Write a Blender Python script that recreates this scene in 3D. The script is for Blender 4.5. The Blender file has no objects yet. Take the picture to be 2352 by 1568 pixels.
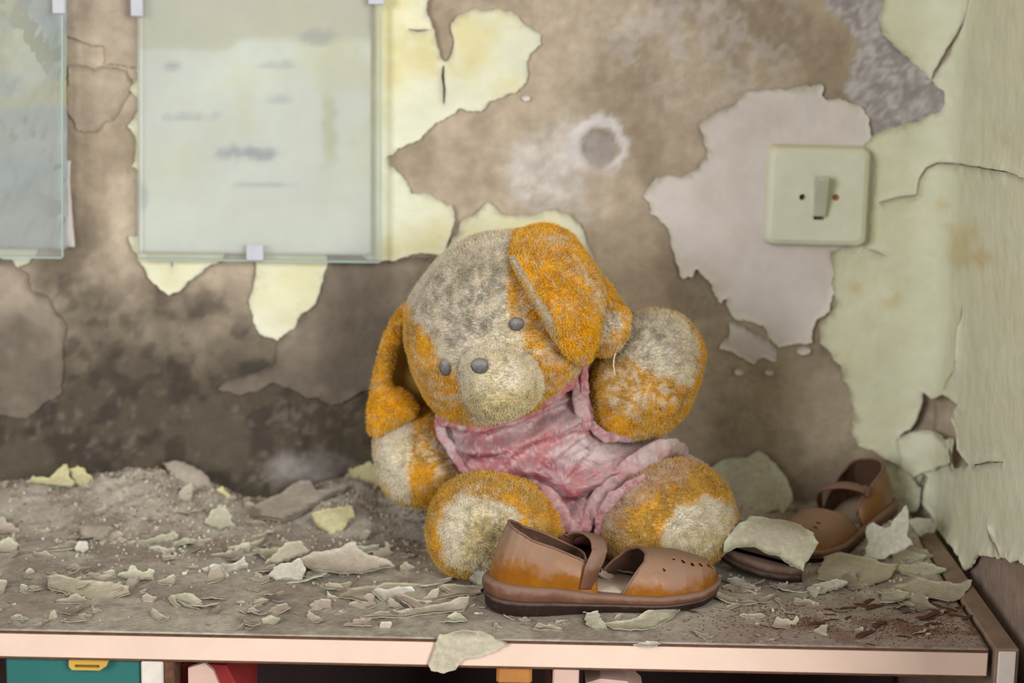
import bpy, math, random
import numpy as np
from mathutils import Vector, Matrix
from mathutils.geometry import delaunay_2d_cdt

# ------------------------------------------------------------------ camera
W_PX, H_PX, FPX = 2352.0, 1568.0, 4464.0
ZS = 0.72                                   # top of the cabinet
CAM = np.array([0.0, -1.60, ZS + 0.457])
PITCH, ROLL = math.radians(11.14), math.radians(1.15)
SHELF_D = 0.3350                            # depth of the cabinet top
scene = bpy.context.scene
COL = scene.collection
r0 = np.array([1.0, 0, 0])
f0 = np.array([0, math.cos(PITCH), -math.sin(PITCH)])
u0 = np.array([0, math.sin(PITCH), math.cos(PITCH)])
CR = math.cos(ROLL) * r0 + math.sin(ROLL) * u0
CU = math.cos(ROLL) * u0 - math.sin(ROLL) * r0
cam_d = bpy.data.cameras.new('camera')
cam = bpy.data.objects.new('camera', cam_d)
COL.objects.link(cam)
cam_d.sensor_width = 36.0
cam_d.lens = FPX / W_PX * 36.0
cam_d.clip_start = 0.05
cam_d.dof.use_dof = True
cam_d.dof.focus_distance = 1.385
cam_d.dof.aperture_fstop = 4.2
M = Matrix.Identity(4)
for i in range(3):
    M[i][0], M[i][1], M[i][2], M[i][3] = CR[i], CU[i], -f0[i], CAM[i]
cam.matrix_world = M
scene.camera = cam

# ------------------------------------------------------------------ light
world = bpy.data.worlds.new('world'); scene.world = world
world.use_nodes = True
bg = world.node_tree.nodes['Background']
bg.inputs['Color'].default_value = (1.0, 0.995, 0.99, 1)
bg.inputs['Strength'].default_value = 0.30
def area_lamp(name, loc, target, w, h, watts, color):            # rectangular area lamp: window daylight and an added fill
    wl = bpy.data.lights.new(name, 'AREA')
    wl.shape = 'RECTANGLE'; wl.size = w; wl.size_y = h; wl.energy = watts; wl.color = color
    wo = bpy.data.objects.new(name, wl); COL.objects.link(wo)
    wo.location = loc
    wo.rotation_euler = (Vector(target) - Vector(loc)).to_track_quat('-Z', 'Y').to_euler()
area_lamp('window_right_offscreen', (1.55, -3.1, 1.80), (0.05, -0.1, 0.9), 1.2, 1.5, 105.0, (0.985, 0.99, 1.0))
area_lamp('fill_left_offscreen', (-2.20, -3.3, 1.80), (0.20, -0.1, 0.9), 1.2, 1.5, 88.0, (0.985, 0.99, 1.0))  # added fill lamp out of view that brightens the side wall
vs = scene.view_settings
vs.view_transform = 'Standard'; vs.look = 'None'; vs.gamma = 1.0; vs.use_curve_mapping = False
vs.exposure = -0.16

# ------------------------------------------------------------------ maths helpers
rng = np.random.default_rng(7)
random.seed(7)

def lin(c):
    c = np.asarray(c, float) / 255.0
    return np.where(c <= 0.04045, c / 12.92, ((c + 0.055) / 1.055) ** 2.4)

def ray(px, py):
    d = f0 * FPX + CR * (px - W_PX / 2) - CU * (py - H_PX / 2)
    return d / np.linalg.norm(d)

def at_y(px, py, y):
    d = ray(px, py); return CAM + d * ((y - CAM[1]) / d[1])

def at_z(px, py, z):
    d = ray(px, py); return CAM + d * ((z - CAM[2]) / d[2])

def proj(P):
    P = np.atleast_2d(P); q = P - CAM
    z = q @ f0
    return np.stack([W_PX / 2 + FPX * (q @ CR) / z, H_PX / 2 - FPX * (q @ CU) / z], 1)

def _h(ix, iy, iz, seed):
    h = (ix * 374761393 + iy * 668265263 + iz * 2147483647 + seed * 1274126177) & 0xFFFFFFFF
    h = ((h ^ (h >> 13)) * 1274126177) & 0xFFFFFFFF
    h = ((h ^ (h >> 16)) * 2246822519) & 0xFFFFFFFF
    return ((h ^ (h >> 15)) & 0xFFFFFF) / float(0xFFFFFF)

def vnoise(P, seed=0):
    P = np.atleast_2d(np.asarray(P, float))
    if P.shape[1] == 2: P = np.c_[P, np.zeros(len(P))]
    i = np.floor(P).astype(np.int64); f = P - i
    f = f * f * f * (f * (f * 6 - 15) + 10)
    r = 0
    for dx in (0, 1):
        for dy in (0, 1):
            for dz in (0, 1):
                w = (f[:, 0] if dx else 1 - f[:, 0]) * (f[:, 1] if dy else 1 - f[:, 1]) * (f[:, 2] if dz else 1 - f[:, 2])
                r = r + w * _h(i[:, 0] + dx, i[:, 1] + dy, i[:, 2] + dz, seed)
    return r

def fbm(P, octv=4, seed=0):
    P = np.atleast_2d(np.asarray(P, float)); a, s, t = 1.0, 0, 0
    for k in range(octv):
        s = s + a * vnoise(P * 2 ** k + 17.3 * k, seed + k); t += a; a *= 0.5
    return s / t

def sstep(a, b, x):
    t = np.clip((x - a) / (b - a), 0, 1); return t * t * (3 - 2 * t)

def mixc(a, b, t):
    t = np.asarray(t)[:, None]; return a * (1 - t) + b * t

def inside(P, loops):
    r = np.zeros(len(P), bool)
    for L in loops:
        x1, y1 = L[:, 0], L[:, 1]; x2, y2 = np.roll(x1, -1), np.roll(y1, -1)
        for a in range(0, len(P), 4000):
            p = P[a:a + 4000]
            c = ((y1[None] > p[:, 1:2]) != (y2[None] > p[:, 1:2]))
            with np.errstate(divide='ignore', invalid='ignore'):
                xi = (x2 - x1)[None] * (p[:, 1:2] - y1[None]) / (y2 - y1)[None] + x1[None]
            r[a:a + 4000] ^= (np.sum(c & (p[:, 0:1] < xi), 1) % 2).astype(bool)
    return r

def dist(P, loops, closed=True):
    out = np.full(len(P), 1e9)
    for L in loops:
        A = L if closed else L[:-1]; B = np.roll(L, -1, 0) if closed else L[1:]
        AB = B - A; l2 = np.maximum((AB ** 2).sum(1), 1e-18)
        for a in range(0, len(P), 2000):
            p = P[a:a + 2000]
            t = np.clip(((p[:, None] - A[None]) * AB[None]).sum(2) / l2, 0, 1)
            q = A[None] + AB[None] * t[..., None]
            out[a:a + 2000] = np.minimum(out[a:a + 2000], np.sqrt(((p[:, None] - q) ** 2).sum(2)).min(1))
    return out

def sdf(P, poly):
    poly = np.asarray(poly, float)
    d = dist(P, [poly]); return np.where(inside(P, [poly]), d, -d)

def jag(poly, step, amp, seed=0, scale=None):
    """densify a closed polygon and roughen it like torn paint"""
    poly = np.asarray(poly, float); out = []
    nrm = []
    for a, b in zip(poly, np.roll(poly, -1, 0)):
        n = max(1, int(np.linalg.norm(b - a) / step)); t = np.arange(n)[:, None] / n
        out.append(a + (b - a) * t)
        d = (b - a) / (np.linalg.norm(b - a) + 1e-9)
        nrm.append(np.repeat([[d[1], -d[0]]], n, 0))
    out = np.concatenate(out); nrm = np.concatenate(nrm)
    sc = scale or 1.0 / (step * 5)
    k = (fbm(out * sc, 4, seed) - 0.5) * 2
    return out + nrm * (k * amp)[:, None]

def triangulate(loops, spacing, extra_rows=()):
    lo = np.min([l.min(0) for l in loops], 0); hi = np.max([l.max(0) for l in loops], 0)
    gx, gy = np.meshgrid(np.arange(lo[0], hi[0], spacing), np.arange(lo[1], hi[1], spacing))
    G = np.stack([gx.ravel(), gy.ravel()], 1)
    G = G + (rng.random(G.shape) - 0.5) * spacing * 0.5
    if len(G):
        G = G[inside(G, loops)]
        if len(G): G = G[dist(G, loops) > spacing * 0.4]
    pts, edges = [], []
    for L in loops:
        o = len(pts); n = len(L)
        pts += [Vector(p) for p in L]; edges += [(o + i, o + (i + 1) % n) for i in range(n)]
    pts += [Vector(p) for p in G]
    v, e, f, _, _, _ = delaunay_2d_cdt(pts, edges, [], 0, 1e-7)
    V = np.array([[p.x, p.y] for p in v]); F = np.array([t for t in f if len(t) == 3])
    F = F[inside(V[F].mean(1), loops)]
    return V, F

def boundary(F):
    e = np.concatenate([F[:, [0, 1]], F[:, [1, 2]], F[:, [2, 0]]])
    k = np.sort(e, 1); u, idx, cnt = np.unique(k, axis=0, return_index=True, return_counts=True)
    return e[idx[cnt == 1]]

# ------------------------------------------------------------------ object helpers
_wl = {}
def setp(o, label=None, cat=None, group=None, kind=None):
    if label: o['label'] = label
    if cat: o['category'] = cat
    if group: o['group'] = group
    if kind: o['kind'] = kind
    return o

def empty(name, loc, label, cat, group=None):
    o = bpy.data.objects.new(name, None); COL.objects.link(o)
    o.empty_display_size = 0.02
    o.location = loc; _wl[o.name] = np.array(loc, float)
    return setp(o, label, cat, group)

def obj(name, V, F, mat, parent=None, col=None, smooth=True, local=False, origin=None):
    V = np.asarray(V, float)
    me = bpy.data.meshes.new(name)
    if local: base = np.zeros(3)
    elif parent is not None: base = _wl[parent.name]
    elif origin is not None: base = np.array(origin, float)
    else: base = np.array([*(V[:, :2].min(0) + V[:, :2].max(0)) / 2, V[:, 2].min()])
    me.from_pydata((V - base).tolist(), [], [tuple(int(i) for i in f) for f in F])
    if col is not None:
        ca = me.color_attributes.new('Col', 'FLOAT_COLOR', 'POINT')
        c = np.ones((len(V), 4), np.float32); c[:, :3] = np.clip(col, 0, 1)
        ca.data.foreach_set('color', c.ravel())
    me.materials.append(mat)
    if smooth: me.polygons.foreach_set('use_smooth', [True] * len(me.polygons))
    me.update()
    o = bpy.data.objects.new(name, me); COL.objects.link(o)
    if parent is not None:
        o.parent = parent; _wl[o.name] = base.copy()
    else:
        if not local: o.location = base
        _wl[o.name] = base.copy()
    return o

def sheet_solid(front, back, F):
    n = len(front); B = boundary(F)
    faces = [tuple(t) for t in F] + [tuple(t[::-1] + n) for t in F]
    faces += [(a, b, b + n, a + n) for a, b in B]
    return np.concatenate([front, back]), faces

def box(x0, x1, y0, y1, z0, z1, bev=0.0):
    """box with chamfered edges"""
    b = min(bev, (x1 - x0) / 3, (y1 - y0) / 3, (z1 - z0) / 3)
    if b <= 0:
        V = [(x, y, z) for z in (z0, z1) for y in (y0, y1) for x in (x0, x1)]
        F = [(0, 2, 3, 1), (4, 5, 7, 6), (0, 1, 5, 4), (2, 6, 7, 3), (0, 4, 6, 2), (1, 3, 7, 5)]
        return np.array(V), F
    V, F = [], []
    idx = {}
    for sx in (0, 1):
        for sy in (0, 1):
            for sz in (0, 1):
                X, Y, Z = (x0, x1)[sx], (y0, y1)[sy], (z0, z1)[sz]
                ix, iy, iz = (b, -b)[sx], (b, -b)[sy], (b, -b)[sz]
                for k, p in enumerate(((X, Y + iy, Z + iz), (X + ix, Y, Z + iz), (X + ix, Y + iy, Z))):
                    idx[sx, sy, sz, k] = len(V); V.append(p)
    for s in (0, 1):
        F.append([idx[s, 0, 0, 0], idx[s, 1, 0, 0], idx[s, 1, 1, 0], idx[s, 0, 1, 0]])
        F.append([idx[0, s, 0, 1], idx[1, s, 0, 1], idx[1, s, 1, 1], idx[0, s, 1, 1]])
        F.append([idx[0, 0, s, 2], idx[1, 0, s, 2], idx[1, 1, s, 2], idx[0, 1, s, 2]])
    for a in (0, 1):
        for c in (0, 1):
            F.append([idx[a, c, 0, 0], idx[a, c, 1, 0], idx[a, c, 1, 1], idx[a, c, 0, 1]])
            F.append([idx[a, 0, c, 0], idx[a, 1, c, 0], idx[a, 1, c, 2], idx[a, 0, c, 2]])
            F.append([idx[0, a, c, 1], idx[1, a, c, 1], idx[1, a, c, 2], idx[0, a, c, 2]])
    for a in (0, 1):
        for c in (0, 1):
            for d in (0, 1):
                F.append([idx[a, c, d, 0], idx[a, c, d, 1], idx[a, c, d, 2]])
    return np.array(V), F

def fix_normals(o):
    import bmesh
    bm = bmesh.new(); bm.from_mesh(o.data); bmesh.ops.recalc_face_normals(bm, faces=bm.faces); bm.to_mesh(o.data); bm.free()
    return o

# ------------------------------------------------------------------ materials
def mat(name, color=None, rough=0.85, var=0.15, vscale=40.0, bump=0.2, bscale=150.0, bdist=0.001, dust=None, dust_amt=0.0, dust_scale=60,
        spec=0.3, sheen=0.0, metallic=0.0, coat=0.0, dust_lo=0.42, dust_hi=0.62, dust_z=None):
    m = bpy.data.materials.new(name); m.use_nodes = True
    nt = m.node_tree; N = nt.nodes; L = nt.links
    p = N['Principled BSDF']
    p.inputs['Roughness'].default_value = rough
    p.inputs['Specular IOR Level'].default_value = spec
    p.inputs['Metallic'].default_value = metallic
    p.inputs['Coat Weight'].default_value = coat
    if sheen: p.inputs['Sheen Weight'].default_value = sheen
    tc = N.new('ShaderNodeTexCoord')
    if color is None:
        a = N.new('ShaderNodeAttribute'); a.attribute_name = 'Col'; csock = a.outputs['Color']
    else:
        a = N.new('ShaderNodeRGB'); a.outputs[0].default_value = (*lin(color), 1); csock = a.outputs[0]
    n1 = N.new('ShaderNodeTexNoise'); n1.inputs['Scale'].default_value = vscale; n1.inputs['Detail'].default_value = 6
    n1.inputs['Roughness'].default_value = 0.65
    L.new(tc.outputs['Object'], n1.inputs['Vector'])
    mr = N.new('ShaderNodeMapRange'); mr.inputs['From Min'].default_value = 0.3; mr.inputs['From Max'].default_value = 0.7
    mr.inputs['To Min'].default_value = 1 - var; mr.inputs['To Max'].default_value = 1 + var
    L.new(n1.outputs['Fac'], mr.inputs['Value'])
    mx = N.new('ShaderNodeMix'); mx.data_type = 'RGBA'; mx.blend_type = 'MULTIPLY'; mx.inputs['Factor'].default_value = 1
    L.new(csock, mx.inputs['A']); L.new(mr.outputs['Result'], mx.inputs['B'])
    out = mx.outputs['Result']
    if dust is not None:
        n2 = N.new('ShaderNodeTexNoise'); n2.inputs['Scale'].default_value = dust_scale; n2.inputs['Detail'].default_value = 8
        n2.inputs['Roughness'].default_value = 0.7
        L.new(tc.outputs['Object'], n2.inputs['Vector'])
        g = N.new('ShaderNodeNewGeometry'); sx = N.new('ShaderNodeSeparateXYZ'); L.new(g.outputs['Normal'], sx.inputs[0])
        up = N.new('ShaderNodeMapRange'); up.inputs['From Min'].default_value = -0.15; up.inputs['From Max'].default_value = 0.75
        up.inputs['To Min'].default_value = -0.14; up.inputs['To Max'].default_value = 0.22
        L.new(sx.outputs['Z'], up.inputs['Value'])
        ad = N.new('ShaderNodeMath'); ad.operation = 'ADD'; L.new(n2.outputs['Fac'], ad.inputs[0]); L.new(up.outputs['Result'], ad.inputs[1])
        if dust_z is not None:                       # dust lies thicker on the upper part of the thing
            so = N.new('ShaderNodeSeparateXYZ'); L.new(tc.outputs['Object'], so.inputs[0])
            zr = N.new('ShaderNodeMapRange'); zr.inputs['From Min'].default_value = dust_z[0]; zr.inputs['From Max'].default_value = dust_z[1]
            zr.inputs['To Min'].default_value = dust_z[2]; zr.inputs['To Max'].default_value = dust_z[3]; L.new(so.outputs['Z'], zr.inputs['Value'])
            ad2 = N.new('ShaderNodeMath'); ad2.operation = 'ADD'; L.new(ad.outputs[0], ad2.inputs[0]); L.new(zr.outputs['Result'], ad2.inputs[1]); ad = ad2
        mr2 = N.new('ShaderNodeMapRange'); mr2.inputs['From Min'].default_value = dust_lo; mr2.inputs['From Max'].default_value = dust_hi
        mr2.inputs['To Max'].default_value = dust_amt
        L.new(ad.outputs[0], mr2.inputs['Value'])
        m2 = N.new('ShaderNodeMix'); m2.data_type = 'RGBA'
        L.new(mr2.outputs['Result'], m2.inputs['Factor']); L.new(out, m2.inputs['A']); m2.inputs['B'].default_value = (*lin(dust), 1)
        out = m2.outputs['Result']
        r2 = N.new('ShaderNodeMapRange'); r2.inputs['To Min'].default_value = rough; r2.inputs['To Max'].default_value = 0.9
        L.new(mr2.outputs['Result'], r2.inputs['Value']); L.new(r2.outputs['Result'], p.inputs['Roughness'])
    L.new(out, p.inputs['Base Color'])
    if bump:
        n3 = N.new('ShaderNodeTexNoise'); n3.inputs['Scale'].default_value = bscale; n3.inputs['Detail'].default_value = 5
        L.new(tc.outputs['Object'], n3.inputs['Vector'])
        b = N.new('ShaderNodeBump'); b.inputs['Strength'].default_value = bump; b.inputs['Distance'].default_value = bdist
        L.new(n3.outputs['Fac'], b.inputs['Height']); L.new(b.outputs['Normal'], p.inputs['Normal'])
    return m

M_PLASTER = mat('bare_plaster', None, 0.92, 0.16, 60, 0.5, 160, 0.0025)
M_PAINT = mat('old_wall_paint', None, 0.75, 0.07, 25, 0.7, 55, 0.0035)
M_PRIMER = mat('primer', None, 0.85, 0.07, 30, 0.5, 80, 0.002)
M_FLAKE = mat('paint_flake', None, 0.85, 0.20, 260, 0.45, 260, 0.0015, dust=(166, 154, 138), dust_amt=0.38, dust_scale=180, dust_lo=0.52, dust_hi=0.74)
M_DUST = mat('dust', None, 0.95, 0.22, 220, 0.6, 500, 0.0012)
M_FURSKIN = mat('plush_skin', None, 0.95, 0.15, 300, 0.4, 400, 0.001)
M_CLOTH = mat('dusty_cloth', None, 0.9, 0.16, 260, 0.5, 500, 0.001, dust=(200, 186, 182), dust_amt=0.18, dust_scale=130)
M_LEATHER = mat('brown_leather', (136, 82, 6), 0.22, 0.2, 60, 0.08, 300, 0.0005, dust=(144, 116, 96), dust_amt=0.85, dust_scale=24, dust_z=(0.024, 0.060, -0.11, 0.13), spec=0.5,
                dust_lo=0.38, dust_hi=0.60)
M_WELT = mat('brown_welt', (104, 68, 50), 0.5, 0.2, 80, 0.2, 300, 0.0006, dust=(140, 114, 98), dust_amt=0.65, dust_scale=50)
M_OUTSOLE = mat('dark_rubber', (44, 27, 22), 0.55, 0.3, 70, 0.3, 300, 0.0008, dust=(120, 100, 88), dust_amt=0.4, dust_scale=90)
M_INSOLE = mat('insole', (128, 104, 86), 0.9, 0.2, 90, 0.3, 300, 0.001, dust=(182, 165, 148), dust_amt=0.9, dust_scale=50)
M_LINING = mat('dark_leather', (92, 66, 50), 0.7, 0.25, 80, 0.2, 300, 0.0008, dust=(150, 128, 112), dust_amt=0.4, dust_scale=60)
M_STITCH = mat('stitching', (170, 140, 112), 0.8, 0.1, 80, 0)
M_BOARD = mat('board_top', (150, 132, 116), 0.85, 0.15, 60, 0.2, 200, 0.001)
M_EDGE = mat('cream_edge', (226, 198, 178), 0.55, 0.08, 12, 0.1, 200, 0.0005)
M_BROWN = mat('raw_chipboard', (96, 66, 48), 0.9, 0.35, 200, 0.5, 400, 0.001)
M_SIDE = mat('side_panel', (140, 118, 100), 0.85, 0.2, 60, 0.2, 200, 0.001)
M_POST = mat('white_post', (214, 205, 192), 0.7, 0.12, 40, 0.2, 150, 0.001)
M_TEAL = mat('teal_door', (44, 104, 98), 0.5, 0.12, 12, 0.1, 100, 0.001)
M_CATCH = mat('yellow_catch', (196, 158, 72), 0.45, 0.12, 60, 0.05)
M_INNER = mat('inner_panel', (70, 52, 52), 0.8, 0.2, 20, 0.1)
M_RED = mat('red_plastic', (170, 60, 58), 0.5, 0.15, 30, 0.1)
M_PINK = mat('pink_paper', (206, 172, 156), 0.7, 0.1, 30, 0.1)
M_ORANGE = mat('orange_wood', (176, 118, 60), 0.6, 0.15, 40, 0.1)
M_SWITCH = mat('painted_switch', (218, 219, 196), 0.6, 0.06, 40, 0.3, 60, 0.0015, dust=(214, 196, 150), dust_amt=0.35, dust_scale=40, dust_lo=0.55, dust_hi=0.75)
M_TOGGLE = mat('switch_toggle', (190, 190, 170), 0.5, 0.08, 60, 0.1)
M_RUST = mat('rust_chip', None, 0.9, 0.3, 200, 0.5, 400, 0.001)
M_PAPER = mat('faded_poster', None, 0.8, 0.05, 30, 0.15, 40, 0.001)
M_CLIP = mat('clip', (190, 190, 196), 0.5, 0.1, 40, 0.05)
M_BUTTON = mat('button', (98, 95, 92), 0.6, 0.15, 300, 0.2, 500, 0.0006, dust=(150, 146, 142), dust_amt=0.7, dust_scale=260)
M_THREAD = mat('thread', (215, 205, 185), 0.9, 0.05, 50, 0)
M_FLOOR = mat('floor', (92, 80, 70), 0.9, 0.25, 6, 0.3, 30, 0.004)

def glass_mat():
    m = bpy.data.materials.new('dusty_glass'); m.use_nodes = True
    nt = m.node_tree; N = nt.nodes; L = nt.links; N.clear()
    o = N.new('ShaderNodeOutputMaterial'); t = N.new('ShaderNodeBsdfTransparent'); t.inputs[0].default_value = (0.95, 0.965, 0.96, 1)
    g = N.new('ShaderNodeBsdfGlossy'); g.inputs['Roughness'].default_value = 0.22; g.inputs['Color'].default_value = (0.9, 0.92, 0.93, 1)
    fr = N.new('ShaderNodeFresnel'); fr.inputs[0].default_value = 1.5
    m1 = N.new('ShaderNodeMixShader'); L.new(fr.outputs[0], m1.inputs[0]); L.new(t.outputs[0], m1.inputs[1]); L.new(g.outputs[0], m1.inputs[2])
    d = N.new('ShaderNodeBsdfDiffuse'); d.inputs[0].default_value = (*lin((206, 205, 197)), 1)
    tc = N.new('ShaderNodeTexCoord'); n = N.new('ShaderNodeTexNoise'); n.inputs['Scale'].default_value = 9; n.inputs['Detail'].default_value = 7
    L.new(tc.outputs['Object'], n.inputs['Vector'])
    mr = N.new('ShaderNodeMapRange'); mr.inputs['From Min'].default_value = 0.3; mr.inputs['From Max'].default_value = 0.7
    mr.inputs['To Min'].default_value = 0.05; mr.inputs['To Max'].default_value = 0.25
    L.new(n.outputs['Fac'], mr.inputs['Value'])
    m2 = N.new('ShaderNodeMixShader'); L.new(mr.outputs['Result'], m2.inputs[0]); L.new(m1.outputs[0], m2.inputs[1]); L.new(d.outputs[0], m2.inputs[2])
    L.new(m2.outputs[0], o.inputs['Surface'])
    return m
M_GLASS = glass_mat()
M_GLASSEDGE = mat('glass_edge', (166, 184, 174), 0.3, 0.1, 20, 0, spec=0.5)

def fur_mat():
    m = bpy.data.materials.new('plush_fur'); m.use_nodes = True
    nt = m.node_tree; p = nt.nodes['Principled BSDF']
    a = nt.nodes.new('ShaderNodeAttribute'); a.attribute_name = 'Col'
    nt.links.new(a.outputs['Color'], p.inputs['Base Color'])
    p.inputs['Roughness'].default_value = 0.9; p.inputs['Specular IOR Level'].default_value = 0.1
    return m
M_FUR = fur_mat()

# ------------------------------------------------------------------ the walls (one surface with a rounded inner corner)
XC = at_z(2300, 1398, ZS)[0]          # side wall plane
RC = 0.035
S1 = XC - RC; S2 = S1 + RC * math.pi / 2

def surf(sz, off=0.0):
    s = sz[:, 0]; z = sz[:, 1]; off = np.broadcast_to(off, s.shape)
    a = np.clip((s - S1) / RC, 0, math.pi / 2)
    x = np.where(s <= S1, s, np.where(s >= S2, XC, S1 + RC * np.sin(a)))
    y = np.where(s <= S1, 0.0, np.where(s >= S2, -RC - (s - S2), -RC + RC * np.cos(a)))
    nx, ny = -np.sin(a), -np.cos(a)
    return np.stack([x + nx * off, y + ny * off, z], 1)

def to_sz(px, py):
    d = ray(px, py)
    P = at_y(px, py, 0.0)
    if P[0] <= S1: return (P[0], P[2])
    t = (XC - CAM[0]) / d[0]; Q = CAM + d * t
    if Q[1] <= -RC: return (S2 + (-RC - Q[1]), Q[2])
    ox, oy = CAM[0] - S1, CAM[1] + RC
    A = d[0] ** 2 + d[1] ** 2; B = 2 * (ox * d[0] + oy * d[1]); C = ox ** 2 + oy ** 2 - RC ** 2
    t = (-B + math.sqrt(max(0, B * B - 4 * A * C))) / (2 * A); Q = CAM + d * t
    a = math.atan2(Q[0] - S1, Q[1] + RC)
    return (S1 + a * RC, Q[2])

def trace(pts): return np.array([to_sz(*p) for p in pts])

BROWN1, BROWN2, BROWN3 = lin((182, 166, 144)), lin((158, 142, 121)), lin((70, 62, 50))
LILAC = lin((168, 160, 156)); WHITE = lin((214, 208, 204))

def wall_color(P3):
    """bare plaster: brown skim with darker damp dirt low on the wall and white salt blooms"""
    q = proj(P3)
    n1 = fbm(q / 160.0, 5, 3); n2 = fbm(q / 50.0, 5, 9); n3 = fbm(q / 18.0, 3, 21)
    c = mixc(BROWN1, BROWN2, sstep(0.35, 0.65, n1))
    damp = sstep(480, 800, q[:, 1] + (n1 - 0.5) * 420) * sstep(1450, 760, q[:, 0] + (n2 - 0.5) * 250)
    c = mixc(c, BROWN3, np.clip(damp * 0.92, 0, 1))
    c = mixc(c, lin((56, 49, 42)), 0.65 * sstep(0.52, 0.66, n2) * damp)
    c = mixc(c, lin((118, 108, 98)), 0.5 * sstep(0.60, 0.72, n3 * 0.6 + n1 * 0.4) * sstep(500, 700, q[:, 1]))
    # salt bloom
    d = np.hypot((q[:, 0] - 1265) / 1.0, (q[:, 1] - 395) / 1.05)
    c = mixc(c, lin((205, 198, 190)), np.clip(0.9 * sstep(150, 40, d + (n2 - 0.5) * 110) * (0.4 + 1.0 * n3), 0, 1))
    ring = np.abs(np.hypot((q[:, 0] - 1376) / 55.0, (q[:, 1] - 335) / 58.0) - 1.0) + (n3 - 0.5) * 0.45 + (n2 - 0.5) * 0.4
    gate = sstep(400, 350, q[:, 1]) + 0.5 * sstep(1370, 1420, q[:, 0])
    c = mixc(c, WHITE, 0.9 * sstep(0.30, 0.08, ring) * np.clip(gate, 0, 1))
    hole = np.hypot((q[:, 0] - 1376) / 42.0, (q[:, 1] - 342) / 44.0)
    c = mixc(c, lin((150, 142, 138)), 0.8 * sstep(1.05, 0.85, hole + (n3 - 0.5) * 0.2))
    c = mixc(c, lin((196, 188, 184)), 0.45 * sstep(260, 90, np.hypot((q[:, 0] - 1600) / 1.3, q[:, 1] - 60)) * sstep(0.45, 0.62, n3 * .5 + n2 * .5))
    c = mixc(c, WHITE, 0.22 * sstep(120, 30, np.hypot((q[:, 0] - 690) / 1.0, (q[:, 1] - 1075) / 0.45) + (n2 - .5) * 60))
    # older grey coat showing beside the upper green paint
    g = sdf(q, [(1890, -60), (2040, -60), (2040, 60), (2190, 200), (2190, 250), (1990, 325), (1988, 262), (1938, 212), (1955, 150), (1975, 110), (1950, 60), (1900, 20)])
    c = mixc(c, mixc(LILAC * 0.85, WHITE, 0.6 * sstep(0.42, 0.68, fbm(q / 9.0, 3, 23) * 0.6 + n2 * 0.4)), sstep(-3, 3, g))
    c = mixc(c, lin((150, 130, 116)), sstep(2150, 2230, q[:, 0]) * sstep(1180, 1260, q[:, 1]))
    return c * (0.90 + 0.2 * n3)[:, None]

def base_wall(name, s0, s1, z0, z1, step, label, cat):
    fine = 0.0030                                        # dense where the wall shows, coarse elsewhere
    zz = np.concatenate([np.arange(z0, 0.68, 0.03), np.arange(0.68, 1.30, fine), np.arange(1.30, z1 + 0.02, 0.03)]); zz[-1] = z1
    ss = np.concatenate([np.arange(s0, -0.58, 0.02), np.arange(-0.58, s1, fine)]) if s0 < -0.6 else np.arange(s0, s1, fine)
    ss = np.append(ss, s1); ns, nz = len(ss), len(zz)
    S, Z = np.meshgrid(ss, zz)
    sz = np.stack([S.ravel(), Z.ravel()], 1)
    P0 = surf(sz)
    off = (fbm(P0 * 14, 4, 5) - 0.5) * 0.0022 + (fbm(P0 * 70, 3, 8) - 0.5) * 0.0008 - 0.0009
    q = proj(P0)
    # the shallow round pit in the plaster
    off = off - 0.004 * sstep(1.0, 0.7, np.hypot((q[:, 0] - 1376) / 48.0, (q[:, 1] - 340) / 50.0))
    # broken hole by the corner
    off = off - 0.010 * sstep(-2, 14, sdf(q, [(2070, 1003), (2120, 900), (2150, 905), (2215, 930), (2205, 1000), (2235, 1072), (2185, 1082), (2120, 1000)]))
    P = surf(sz, off)
    idx = np.arange(ns * nz).reshape(nz, ns)
    F = np.stack([idx[:-1, :-1], idx[:-1, 1:], idx[1:, 1:], idx[1:, :-1]], -1).reshape(-1, 4)
    nb = surf(sz, -0.05)                     # rear face for thickness
    rim = np.concatenate([idx[0, :], idx[1:, -1], idx[-1, -2::-1], idx[-2:0:-1, 0]])
    V = np.concatenate([P, nb[rim]])
    o0 = len(P); m = len(rim)
    faces = [tuple(f) for f in F] + [(rim[i], o0 + i, o0 + (i + 1) % m, rim[(i + 1) % m]) for i in range(m)]
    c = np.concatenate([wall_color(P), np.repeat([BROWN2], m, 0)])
    return setp(obj(name, V, faces, M_PLASTER, None, c, origin=(P[:, 0].mean(), P[:, 1].mean(), z0)), label, cat, kind='structure')

SM = (S1 + S2) / 2
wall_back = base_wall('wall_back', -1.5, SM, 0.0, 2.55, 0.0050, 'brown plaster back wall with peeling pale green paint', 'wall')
wall_right = base_wall('wall_right', SM, SM + 0.62, 0.0, 2.55, 0.0050, 'side wall in peeling pale green paint beside the cabinet end', 'wall')
fl, ff = box(-1.6, 1.2, -2.6, 0.05, -0.05, 0.0)
setp(fix_normals(obj('floor', fl, ff, M_FLOOR, smooth=False)), 'dusty brown floor under the cabinet', 'floor', kind='structure')

cl, cf = box(-1.6, 1.2, -2.6, 0.05, 2.55, 2.60)  # unseen ceiling, added to keep ambient light off the cabinet top
setp(fix_normals(obj('ceiling', cl, cf, mat('ceiling', (196, 190, 176), 0.9, 0.1, 6, 0.1, 30, 0.002), smooth=False)), 'unseen pale ceiling added to hold back light from above', 'ceiling', kind='structure')
GREEN, GREENY, CREAM = lin((218, 219, 192)), lin((216, 206, 154)), lin((226, 226, 210))
PINKP, PINKP2 = lin((218, 208, 202)), lin((206, 192, 183))
OCHRE = lin((206, 184, 132))

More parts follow.
